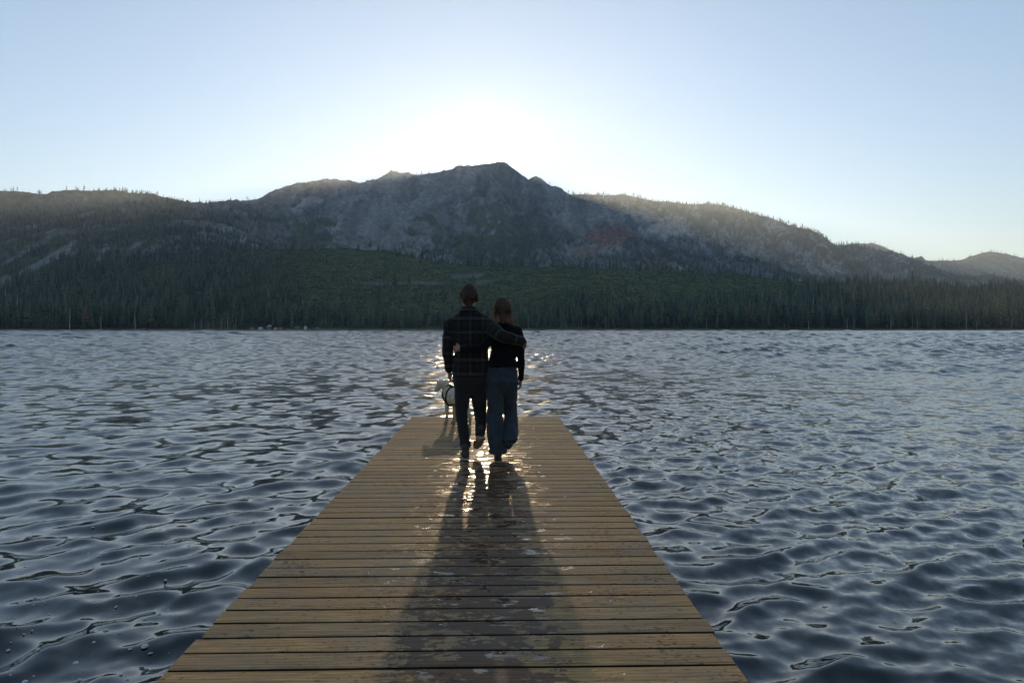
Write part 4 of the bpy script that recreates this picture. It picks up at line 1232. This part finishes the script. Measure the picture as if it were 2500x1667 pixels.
for k in range(160):
    a = r_.choice((0, math.pi)) + r_.gauss(0, 0.5); e = r_.uniform(-0.5, 0.98); w_ = math.sqrt(1 - e * e)
    nrm_ = Vector((math.cos(a) * w_, math.sin(a) * w_, e))
    p = HM + Vector((nrm_.x * 0.086, nrm_.y * 0.105 - 0.014, nrm_.z * 0.122))
    roots.append((p, nrm_ * 0.5 + Vector((r_.uniform(-.6, .6), r_.uniform(-.4, .4), -0.5 + 0.6 * e)), r_.uniform(0.02, 0.045), (0, 0, -0.4)))
sm_ = strands('loose_hair', roots, M_strand.m, man, 1); sm_.parent = hm

# ---------------------------------------------------------------- the woman
wom = tag(link('person', None, loc=(PC(712, 1442).x, 7.27, DECK_Z)), 'shorter person with long brown hair, navy knit sweater and wide blue jeans', 'person', 'couple walking out along the dock')
w_arm_r = [(PC(818, 458, 7.27), 42), (PC(842, 540, 7.26), 36), (PC(852, 650, 7.24), 29), (PC(853, 740, 7.27), 25), (PC(852, 826, 7.31), 20)]
w_arm_l = [(PC(655, 458, 7.26), 44), (PC(612, 535, 7.15), 38), (PC(548, 588, 7.10), 32), (PC(470, 600, 7.09), 28), (PC(398, 601, 7.13), 22)]
w_leg_l = [(PC(655, 850, 7.27), 62), (PC(651, 950, 7.28), 66), (PC(650, 1100, 7.29), 63), (PC(657, 1250, 7.27), 64), (PC(672, 1340, 7.26), 65), (PC(676, 1385, 7.26), 67)]
w_leg_r = [(PC(772, 850, 7.28), 61), (PC(770, 950, 7.33), 58), (PC(768, 1060, 7.40), 55), (PC(776, 1160, 7.35), 55), (PC(780, 1240, 7.27), 57), (PC(776, 1292, 7.22), 56)]
w_torso = [(402, 668, 765, 0.06), (416, 648, 800, 0.075), (435, 632, 838, 0.09), (470, 624, 845, 0.10), (540, 622, 822, 0.11), (620, 620, 812, 0.10), (690, 606, 817, 0.105), (730, 597, 820, 0.115), (742, 595, 821, 0.117)]
B = Body()
HW = PC(712, 285, 7.29)
head(B, HW - Vector((0, 0, 0.014)), 0.073, 0.092, 0.110)
B.limb([(PC(714, 330, 7.28), 0.048), (PC(714, 370, 7.27), 0.050), (PC(714, 415, 7.265), 0.056)])
B.loft([(q[0], q[1] * 0.88, q[2] * 0.86) for q in rows(w_torso, 7.265)], 18, flat=LVL)
B.loft(rows([(720, 625, 800, 0.095), (850, 605, 822, 0.105)], 7.27), 18, flat=LVL)
for l_ in (w_arm_r, w_arm_l): B.limb(scaled(l_, 0.74))
for l_, e_ in ((w_leg_l, [(PC(676, 1415, 7.27), 0.034)]), (w_leg_r, [(PC(760, 1320, 7.24), 0.032)])):
    pts = [(p, min(r_ * PXM * 0.72, 0.045 + 0.02 * (k_ < 2))) for k_, (p, r_) in enumerate(l_)]
    B.limb(pts + e_)
hand(B, PC(851, 830, 7.315), (-0.05, 0.15, -1), (1, 0, 0), (-0.15, 1, 0), 0.88, 0.55)
hand(B, PC(392, 601, 7.135), (-0.8, 0.55, 0.0), (-0.55, -0.8, 0.0), (0, 0.1, 1), 0.9, 0.6)
B.build('body', M_skin.m, wom, 0.0065, 3)
B = Body()
B.loft(rows(w_torso, 7.265), 22, flat=LVL)
B.limb(scaled(w_arm_r, 1.0), 16); B.limb(scaled(w_arm_l, 1.0), 16)
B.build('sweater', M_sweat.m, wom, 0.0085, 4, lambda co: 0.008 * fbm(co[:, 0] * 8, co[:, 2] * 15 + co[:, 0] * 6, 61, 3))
cuff(wom, PC(852, 822, 7.308), (0, 0.05, -1), 0.0315, 0.035, M_sweat.m, False)
B = Body()
B.loft(rows([(396, 672, 758, 0.062), (404, 664, 766, 0.068), (413, 655, 778, 0.070)], 7.265), 18, flat=LVL)
B.build('neckband', M_sweat.m, wom, 0.007, 2)
# jeans: hip block, two wide legs that flare at the hem
B = Body()
B.loft(rows([(725, 602, 815, 0.112), (770, 590, 828, 0.122), (820, 584, 836, 0.135), (860, 584, 836, 0.132), (898, 586, 829, 0.112, 7.28), (935, 610, 812, 0.07, 7.29)], 7.27), 20, flat=LVL)
def wide_leg(pts, depth):
    rings = []
    C = [p for p, _ in pts]
    for k in range(len(pts) - 1):
        for s in range(5):
            t = s / 5
            rings.append((C[k].lerp(C[k + 1], t), (pts[k][1] + (pts[k + 1][1] - pts[k][1]) * t) * PXM, (depth[k] + (depth[k + 1] - depth[k]) * t)))
    rings.append((C[-1], pts[-1][1] * PXM, depth[-1]))
    return rings
B.loft(wide_leg(w_leg_l + [(PC(677, 1397, 7.26), 66)], [0.10, 0.098, 0.088, 0.10, 0.12, 0.13, 0.13]), 22, flat=LVL)
B.loft(wide_leg(w_leg_r, [0.10, 0.092, 0.085, 0.09, 0.10, 0.105]), 22, flat=((1, 0, 0), (0, 1, 0)))
# trailing hem tips back and down
B.loft([(PC(780, 1225, 7.28), 0.074, 0.09), (PC(780, 1262, 7.24), 0.072, 0.08), (PC(768, 1300, 7.19), 0.060, 0.062), (PC(752, 1330, 7.17), 0.030, 0.045)], 20, flat=((1, 0, -0.25), (0.1, 1, 0.5)))
def jean_noise(co):
    drape = fbm(co[:, 0] * 17 + co[:, 1] * 13, co[:, 2] * 2.2, 63, 3)
    low = np.clip((DECK_Z + 0.95 - co[:, 2]) / 0.5, 0, 1)
    return drape * (0.005 + 0.014 * low) + 0.006 * fbm(co[:, 0] * 7, co[:, 2] * 18 + co[:, 0] * 9, 64, 2)
jeans = B.build('jeans', M_jean.m, wom, 0.009, 3, jean_noise)
wb = Body(); wb.loft(rows([(730, 599, 817, 0.112), (738, 596, 820, 0.116), (750, 594, 822, 0.118)], 7.268), 22, flat=LVL)
wbo = wb.build('waistband', M_jean.m, wom, 0.008, 2); wbo.parent = jeans
for cx_ in (655, 772):
    pb = box_mesh('back_pocket', 0.095, 0.010, 0.115, M_jean.m, 0.003)
    q = PC(cx_, 812, 7.268) - wom.location; q.y = -0.116
    po_ = link('back_pocket', pb, parent=jeans, loc=q); po_.rotation_euler = (math.radians(-4), 0, math.radians(22 if cx_ > 700 else -22))
shoe(wom, PC(682, 1442, 7.26) + Vector((0, -0.075, 0)), PC(677, 1442, 7.26) + Vector((-0.01, 0.17, 0)), 0.07, 0.088, M_shoe.m, M_shoe.m, 0.018)
shoe(wom, PC(782, 1318, 7.20), PC(748, 1372, 7.38), 0.07, 0.085, M_shoe.m, M_shoe.m, 0.018)
hw_ = hair_cap(HW, 0.086, 0.106, 0.118, -0.82, 5, M_hair_w.m, wom, 60, 0.07, 0.62)
B = Body()
r_ = random.Random(21)
# long hair gathered at the nape: overlapping locks
for k in range(34):
    a = r_.uniform(-0.85, 0.85)
    top = PC(712 + a * 50, 250 + r_.uniform(0, 60), 7.20 + 0.10 * abs(a))
    mid = PC(716 + a * 32, 350, 7.165 + 0.05 * abs(a)); end = PC(722 + a * 26 + r_.uniform(-6, 6), 396 + r_.uniform(-14, 16), 7.165 + r_.uniform(-0.01, 0.01))
    B.limb([(top, 0.012), (mid, 0.013), (end, 0.006)], 6)
tail = B.build('long_hair', M_hair_w.m, wom, 0.0065, 1, lambda co: 0.003 * fbm(co[:, 0] * 70, co[:, 2] * 8, 22, 2)); tail.parent = hw_
roots = []
for k in range(330):
    sd = r_.choice((-1, 1))
    if k < 190:
        p = PC(712 + sd * r_.uniform(38, 60), r_.uniform(280, 385), 7.20 + r_.uniform(0, 0.08))
        roots.append((p, (sd * r_.uniform(0.1, 0.8), r_.uniform(-0.2, 0.3), -1), r_.uniform(0.04, 0.11), (sd * r_.uniform(-0.1, 0.5), 0, r_.uniform(0, 0.35))))
    else:
        a = r_.uniform(0, 3.14); p = HW + Vector((math.cos(a) * 0.080, -0.02 + r_.uniform(-0.05, 0.05), math.sin(a) * 0.108))
        roots.append((p, (math.cos(a) * 0.5 + r_.choice((-0.8, 0.8)), -0.2, math.sin(a) * 0.25), r_.uniform(0.012, 0.03), (0, 0, -0.7)))
sw_ = strands('loose_hair', roots, M_strand.m, wom, 2); sw_.parent = hw_
# ------------------------------------------------------------------ dog
def PD(cx, cy, y=10.0):
    return Vector(((1040 + cx / 9.225 - 1250) / 1667.0 * y, y, CAM_Z + (804 - (890 + cy / 9.225)) / 1667.0 * y))
DM = 1 / 9.225 / 1667.0 * 10.0
M_fur = Mat('cream_fur')
fo = M_fur.obj()
fn_ = M_fur.noise(fo, 16.0, 4, 0.6)
ff_ = M_fur.noise(M_fur.vmath('MULTIPLY', fo, (1.0, 1.0, 0.35)), 130.0, 3, 0.6)
fz = M_fur.n('SeparateXYZ'); M_fur.t.links.new(fo, fz.inputs[0])
leg_tan = M_fur.map(M_fur.math('ADD', fz.outputs[2], M_fur.math('MULTIPLY', fn_, 0.08)), 0.12, 0.34, 1.0, 0.0)
furc = M_fur.ramp(fn_, [(0.3, (0.40, 0.32, 0.22)), (0.7, (0.64, 0.55, 0.41))])
furc = M_fur.mix(leg_tan, furc, (0.36, 0.24, 0.15))
furc = M_fur.mix(1.0, furc, M_fur.ramp(ff_, [(0.3, 0.62), (0.65, 1.15)]), 'MULTIPLY')
M_fur.bsdf(furc, 0.85, M_fur.bump(ff_, 0.7, 0.008), spec=0.15, sheen=0.2)
M_strap = cloth('black_webbing', (0.012, 0.012, 0.013), 0.7, 300, 0.0, 0.2)
M_nose = cloth('dark_nose', (0.012, 0.010, 0.010), 0.35, 120, 0.0, 0.1, 0.5)
rear = Vector((PD(755, 1380, 9.62).x, 9.60, 0))
frontp = Vector((PD(500, 700, 10.0).x, 9.98, 0))
dog = tag(link('dog', None, loc=((rear.x + frontp.x) / 2, 9.82, DECK_Z)), 'cream coloured dog in a black harness standing at the dock end, looking left', 'dog')
B = Body()
zg = DECK_Z
ax = (rear - frontp); ax.z = 0; axn = ax.normalized(); sdn = Vector((axn.y, -axn.x, 0))
def along(t, z, s=0.0): return Vector((frontp.x + ax.x * t, frontp.y + ax.y * t, zg + z)) + sdn * s
# trunk: deep chest, tucked belly, rump
B.loft([(along(-0.10, 0.455), 0.055, 0.085), (along(0.02, 0.425), 0.074, 0.118), (along(0.18, 0.41), 0.082, 0.135), (along(0.38, 0.42), 0.080, 0.120), (along(0.58, 0.435), 0.080, 0.105), (along(0.78, 0.445), 0.074, 0.092), (along(0.96, 0.435), 0.070, 0.090), (along(1.06, 0.42), 0.045, 0.060)],
       18, flat=(sdn, (0, 0, 1)))
# neck rises to a head turned in profile to the left
hc = PD(340, 425, 10.02)
B.limb([(along(0.10, 0.47), 0.098), (PD(500, 560, 10.0), 0.080), (PD(425, 480, 10.02), 0.066), (PD(365, 430, 10.02), 0.058)])
B.ball(PD(345, 420, 10.02), 0.066, 0.060, 0.058)
B.limb([(PD(310, 445, 10.02), 0.052), (PD(262, 510, 10.02), 0.038), (PD(212, 585, 10.02), 0.024)])
B.limb([(PD(320, 500, 10.02), 0.034), (PD(275, 560, 10.02), 0.024), (PD(225, 600, 10.02), 0.015)])
# near ear folded on the cheek, far ear blown back
ne = PD(375, 395, 9.965)
B.limb([(ne, 0.020), (PD(372, 430, 9.955), 0.024), (PD(358, 468, 9.958), 0.013)])
B.limb([(PD(430, 372, 10.05), 0.020), (PD(490, 385, 10.05), 0.019), (PD(545, 368, 10.06), 0.015), (PD(572, 355, 10.06), 0.009)])
# legs
fl, frr = PD(462, 1325, 9.96), PD(632, 1305, 10.03)
for paw, topx, sgn in ((fl, PD(470, 770, 9.97), 1), (frr, PD(640, 800, 10.02), -1)):
    e1 = Vector((topx.x, topx.y, zg + 0.30)); w1 = Vector((paw.x + 0.004, paw.y, zg + 0.115))
    B.limb([(Vector((topx.x, topx.y, zg + 0.42)), 0.056), (e1, 0.038), (Vector((e1.x * .4 + w1.x * .6, e1.y * .4 + w1.y * .6, zg + 0.18)), 0.026), (w1, 0.024), (Vector((paw.x, paw.y, zg + 0.04)), 0.022)])
    B.loft([(Vector((paw.x + 0.012, paw.y - 0.01, zg + 0.025)), 0.024, 0.022), (Vector((paw.x - 0.01, paw.y + 0.006, zg + 0.024)), 0.030, 0.023), (Vector((paw.x - 0.036, paw.y + 0.014, zg + 0.016)), 0.022, 0.014)], 12, flat=(sdn, (0, 0, 1)))
for s_, px_ in ((0.06, PD(985, 1400, 9.66)), (-0.07, along(0.93, 0, -0.07))):
    hipp = along(0.95, 0.40, s_); knee = along(0.76, 0.27, s_); hock = along(1.10, 0.165, s_)
    foot = Vector((px_.x, px_.y, zg + 0.03)) if s_ > 0 else along(0.97, 0.03, s_)
    hock = Vector((foot.x + axn.x * 0.05, foot.y + axn.y * 0.05, zg + 0.155))
    if s_ > 0:
        knee = Vector((foot.x - 0.055, foot.y + 0.05, zg + 0.27)); hock = Vector((foot.x + 0.004, foot.y - 0.03, zg + 0.15))
    B.limb([(hipp, 0.070), (knee, 0.048), (hock, 0.026), (foot + Vector((0, 0, 0.03)), 0.021)])
    B.loft([(foot + axn * 0.012, 0.022, 0.022), (foot - axn * 0.02 - Vector((0, 0, 0.006)), 0.028, 0.022), (foot - axn * 0.045 - Vector((0, 0, 0.014)), 0.02, 0.012)], 12, flat=(sdn, (0, 0, 1)))
tb = along(1.05, 0.47)
B.limb([(tb, 0.030), (tb + axn * 0.04 - Vector((0.02, 0, 0.06)), 0.022), (tb + axn * 0.04 - Vector((0.04, 0, 0.15)), 0.016), (tb + axn * 0.03 - Vector((0.05, 0, 0.22)), 0.010)])
body_d = B.build('body', M_fur.m, dog, 0.0075, 3, lambda co: 0.004 * fbm(co[:, 0] * 40 + co[:, 1] * 40, co[:, 2] * 22, 71, 3))
B = Body(); B.ball(PD(196, 596, 10.02), 0.013, 0.016, 0.012, 10, 6); B.build('nose', M_nose.m, dog, 0.004, 1)
B = Body(); B.ball(PD(305, 430, 9.972), 0.008, 0.006, 0.008, 10, 6); B.build('eye', M_nose.m, dog, 0.003, 1)
# harness: straps as flat bands that follow the fur
def strap(pts, w_, name='harness_strap', t=0.006):
    B = Body()
    for k in range(len(pts) - 1):
        a, b = Vector(pts[k]), Vector(pts[k + 1])
        B.limb([(a, w_), (b, w_)], 8)
    return B.build(name, M_strap.m, dog, 0.005, 2)
def ring_on(t, z, rs, rz, tilt, lo=0, hi=6.283, n=14):
    out = []
    for k in range(n + 1):
        a = lo + (hi - lo) * k / n
        out.append(along(t + tilt * math.sin(a), z + rz * math.sin(a), rs * math.cos(a)))
    return out
strap(ring_on(0.30, 0.410, 0.088, 0.140, 0.08), 0.013)
strap(ring_on(-0.02, 0.455, 0.086, 0.112, 0.16), 0.012)
strap([along(-0.07, 0.40, 0.06), along(0.10, 0.36, 0.084), along(0.28, 0.33, 0.084)], 0.012)
strap([along(0.13, 0.555, 0.0), along(0.34, 0.562, 0.0)], 0.014)
# ------------------------------------------------------------------ cabins and boats on the far shore
def flat_mat(name, c, rough=0.8):
    m = Mat(name)
    n_ = m.noise(m.vmath('MULTIPLY', m.obj(), (1, 1, 4)), 2.0, 3, 0.6)
    m.bsdf(m.mix(1.0, c, m.ramp(n_, [(0.3, 0.75), (0.7, 1.2)]), 'MULTIPLY'), rough, spec=0.2)
    return m.m
M_pale = flat_mat('pale_siding', (0.52, 0.52, 0.50)); M_tan = flat_mat('tan_siding', (0.62, 0.42, 0.22)); M_gr = flat_mat('grey_siding', (0.16, 0.15, 0.14)); M_br = flat_mat('brown_siding', (0.13, 0.085, 0.06))
M_roofp = flat_mat('pale_metal_roof', (0.50, 0.52, 0.54), 0.5); M_roofd = flat_mat('dark_shingle_roof', (0.06, 0.055, 0.055)); M_pane = flat_mat('dark_window_glass', (0.02, 0.025, 0.03), 0.1); M_trim = flat_mat('white_trim', (0.7, 0.7, 0.68))
M_hull = flat_mat('white_hull', (0.80, 0.80, 0.80), 0.4)
def gable(w, d, h, rise, eave=0.5, t=0.18):
    vs = [(-w/2-eave, -d/2-eave, h-0.1), (0, -d/2-eave, h+rise), (w/2+eave, -d/2-eave, h-0.1), (-w/2-eave, d/2+eave, h-0.1), (0, d/2+eave, h+rise), (w/2+eave, d/2+eave, h-0.1)]
    vs = vs + [(x, y, z + t) for x, y, z in vs]
    fs = [(0, 1, 4, 3), (1, 2, 5, 4), (6, 9, 10, 7), (7, 10, 11, 8), (0, 6, 7, 1), (1, 7, 8, 2), (3, 4, 10, 9), (4, 5, 11, 10), (0, 3, 9, 6), (2, 8, 11, 5)]
    return vs, fs
def cabin(px, y, w, d, h, rise, wall_m, roof_m, label, turn=0.0, nwin=2, lift=0.0):
    x = float(U(px) * y); z = max(float(ground_z(x, y)[0]), 0.35) - 0.3 + lift
    t = tag(link('cabin', None, loc=(x, y, z)), label, 'cabin', 'cabins along the far shore'); t.rotation_euler = (0, 0, turn)
    me = bpy.data.meshes.new('wall')
    me.from_pydata([(-w/2, -d/2, -1.2), (w/2, -d/2, -1.2), (w/2, d/2, -1.2), (-w/2, d/2, -1.2), (-w/2, -d/2, h), (w/2, -d/2, h), (w/2, d/2, h), (-w/2, d/2, h), (0, -d/2, h + rise - 0.05), (0, d/2, h + rise - 0.05)], [],
                   [(0, 1, 5, 8, 4), (2, 3, 7, 9, 6), (1, 2, 6, 5), (3, 0, 4, 7), (0, 3, 2, 1)]); me.update(); me.materials.append(wall_m)
    link('wall', me, parent=t)
    vs, fs = gable(w, d, h, rise); me = bpy.data.meshes.new('roof'); me.from_pydata(vs, [], fs); me.update(); me.materials.append(roof_m)
    link('roof', me, parent=t)
    wm = box_mesh('window', 0.9, 0.10, 1.0, M_trim, 0.0); pm = box_mesh('pane', 0.7, 0.04, 0.8, M_pane, 0.0)
    for k in range(nwin):
        xx_ = (k - (nwin - 1) / 2) * (w / (nwin + 0.4)) - (0.25 * w / (nwin + 0.4))
        wo = link('window', wm, parent=t, loc=(xx_, -d/2 - 0.03, h * 0.58)); link('pane', pm, parent=wo, loc=(0, -0.05, 0))
    dm = box_mesh('door', 0.9, 0.08, 2.0, M_br, 0.0)
    link('door', dm, parent=t, loc=(w * 0.36, -d/2 - 0.03, 1.0))
cabin(616, 913, 6.5, 6, 2.6, 1.8, M_gr, M_roofd, 'low grey cabin, leftmost of the shore cabins left of the couple', 0.2)
cabin(636, 909, 4.6, 5, 2.8, 1.0, M_pale, M_roofp, 'pale square boathouse on the far shore left of the tan one', 0.0)
cabin(657, 917, 4.0, 5, 2.2, 1.5, M_gr, M_roofp, 'small cabin with a pale roof between two boathouses on the far shore', -0.2, 2, 2.0)
cabin(674, 906, 3.6, 5, 3.0, 1.0, M_tan, M_roofd, 'bright tan boathouse standing right at the far waterline', 0.0, 1)
cabin(686, 908, 5.2, 5, 3.2, 0.9, M_gr, M_roofd, 'dark grey cabin with a row of windows beside the tan boathouse', 0.0, 3)
cabin(726, 914, 6.5, 5, 2.4, 1.8, M_br, M_roofp, 'brown cabin with a pale roof set back among the shore trees', 0.35, 2, 0.6)
cabin(746, 915, 3.2, 4, 2.8, 1.6, M_pale, M_roofd, 'narrow white gabled cabin on the far shore', 0.0, 1, 1.4)
cabin(773, 909, 5.0, 4.5, 2.2, 1.2, M_br, M_roofp, 'low pale roofed cabin, rightmost of the shore cabins left of the couple', 0.0)
cabin(352, 911, 6.0, 5, 2.2, 1.6, M_br, M_roofd, 'reddish brown cabin alone on the far left shore', 0.2)
def boat(px, y, label, turn, L=4.2):
    B = Body()
    x = float(U(px) * y)
    t = tag(link('boat', None, loc=(x, y, 0.0)), label, 'boat', 'small white boats moored on the far shore')
    secs = []
    vs, fs = [], []
    for k in range(7):
        s = k / 6; wv_ = 0.75 * math.sin(math.pi * min(0.5 + s * 0.5, 1.0) * 0.98) if s > 0 else 0.72
        wv_ = 0.75 * (1 - s ** 3) + 0.02
        xx_ = -L / 2 + L * s; sh = 0.45 + 0.25 * s * s
        vs += [(xx_, -wv_, sh), (xx_, -wv_ * 0.75, -0.10), (xx_, 0, -0.22), (xx_, wv_ * 0.75, -0.10), (xx_, wv_, sh), (xx_, wv_ * 0.9, sh), (xx_, wv_ * 0.6, 0.05), (xx_, -wv_ * 0.6, 0.05), (xx_, -wv_ * 0.9, sh)]
    for k in range(6):
        for q in range(9):
            fs.append((k * 9 + q, k * 9 + (q + 1) % 9, (k + 1) * 9 + (q + 1) % 9, (k + 1) * 9 + q))
    fs += [tuple(range(9)), tuple(54 + q for q in range(9))[::-1]]
    me = bpy.data.meshes.new('hull'); me.from_pydata(vs, [], fs); me.update(); me.materials.append(M_hull)
    link('hull', me, parent=t)
    link('bench', box_mesh('bench', 0.3, 1.1, 0.06, M_br, 0.0), parent=t, loc=(-0.4, 0, 0.32))
    t.rotation_euler = (0, 0, turn)
boat(703, 896, 'small white boat, leftmost of two right of the tan boathouse', 0.1)
boat(718, 897, 'small white boat, rightmost of two right of the tan boathouse', 0.3, 3.2)
boat(657, 897, 'small white boat left of the tan boathouse', -0.1, 3.0)
boat(231, 897, 'lone small white boat by the far left shore', 0.2, 3.6)

# ------------------------------------------------------------------ foam bubbles near the dock, driftwood at the right
def water_z(x, y):
    r0 = math.hypot(x, y); t0 = math.atan2(x, y)
    i = int(np.argmin(np.abs(rr - r0))); j = int(np.argmin(np.abs(th - t0)))
    return float(wv.reshape(len(rr), len(th), 3)[i, j, 2])
fbub = random.Random(77)
VV, FF, nv = [], [], 0
for k in range(120):
    px_ = fbub.uniform(5, 470); py_ = fbub.uniform(1300, 1660) if k > 14 else fbub.uniform(1150, 1400)
    y_ = CAM_Z * 1667 / (py_ - 804); x_ = (px_ - 1250) / 1667 * y_
    if px_ > 383 + (1667 - py_) * 0.958 - 30: continue
    rb = abs(fbub.gauss(0, 0.004)) + 0.0025
    if fbub.random() < 0.10: rb += 0.006
    c = np.array([x_, y_, water_z(x_, y_) - rb * 0.1])
    for a in range(4):
        el = a / 4 * math.pi / 2
        for q in range(8):
            az = q / 8 * 6.2832
            VV.append(c + rb * np.array([math.cos(el) * math.cos(az), math.cos(el) * math.sin(az), 0.75 * math.sin(el)]))
    VV.append(c + np.array([0, 0, rb * 0.78]))
    for a in range(3):
        for q in range(8):
            FF.append((nv + a * 8 + q, nv + a * 8 + (q + 1) % 8, nv + (a + 1) * 8 + (q + 1) % 8, nv + (a + 1) * 8 + q))
    for q in range(8): FF.append((nv + 24 + q, nv + 24 + (q + 1) % 8, nv + 32, nv + 32))
    nv += 33
me = bpy.data.meshes.new('foam_bubbles')
me.from_pydata([tuple(v) for v in VV], [], [f if f[2] != f[3] else f[:3] for f in FF]); me.update()
me.polygons.foreach_set('use_smooth', np.ones(len(me.polygons), dtype=bool))
M_foam = Mat('foam_bubble')
M_foam.bsdf(M_foam.ramp(M_foam.noise(M_foam.obj(), 400, 2), [(0.3, (0.30, 0.32, 0.33)), (0.7, (0.62, 0.65, 0.66))]), 0.12, spec=0.6)
tag(link('foam_bubbles', me, M_foam.m), 'scattered white foam bubbles floating left of the dock', kind='stuff')
dx_, dy_ = 4.165, 5.42
dv_, df_ = tube_pts((-0.10, 0, 0.0), (0.22, 0.05, 0.03), 0.017, 0.024, 10)
dv2, df2 = tube_pts((0.02, 0, 0.02), (0.06, -0.05, 0.07), 0.010, 0.005, 6)
dme = bpy.data.meshes.new('driftwood')
dme.from_pydata([tuple(v) for v in np.vstack([dv_, dv2])], [], [tuple(f) for f in df_] + [tuple(range(10))[::-1], tuple(range(10, 20))] + [tuple(int(q) + 20 for q in f) for f in df2] + [tuple(range(26, 32))]); dme.update(); dme.materials.append(M_beam.m)
dw = tag(link('driftwood', dme, loc=(dx_, dy_, water_z(dx_, dy_) + 0.015)), 'small dark piece of driftwood floating at the right edge', 'driftwood')
# ------------------------------------------------------------------ air
HAZE_DENSITY = 6.0e-5
hz = bpy.data.meshes.new('haze')
bm = bmesh.new()
bmesh.ops.create_cube(bm, size=1.0)
for v in bm.verts:
    v.co = Vector((v.co.x * 24000, 3700 + v.co.y * 11000, -4.0 if v.co.z < 0 else 1150.0))
bm.to_mesh(hz); bm.free()
M_h = Mat('haze')
pv = M_h.n('VolumePrincipled')
pv.inputs['Color'].default_value = (0.72, 0.86, 1.0, 1)
pv.inputs['Density'].default_value = HAZE_DENSITY
pv.inputs['Anisotropy'].default_value = 0.6
M_h.t.links.new(pv.outputs[0], M_h.out.inputs['Volume'])
haze = link('haze', hz, M_h.m)
tag(haze, 'thin pale evening haze hanging in the air over the lake', kind='stuff')
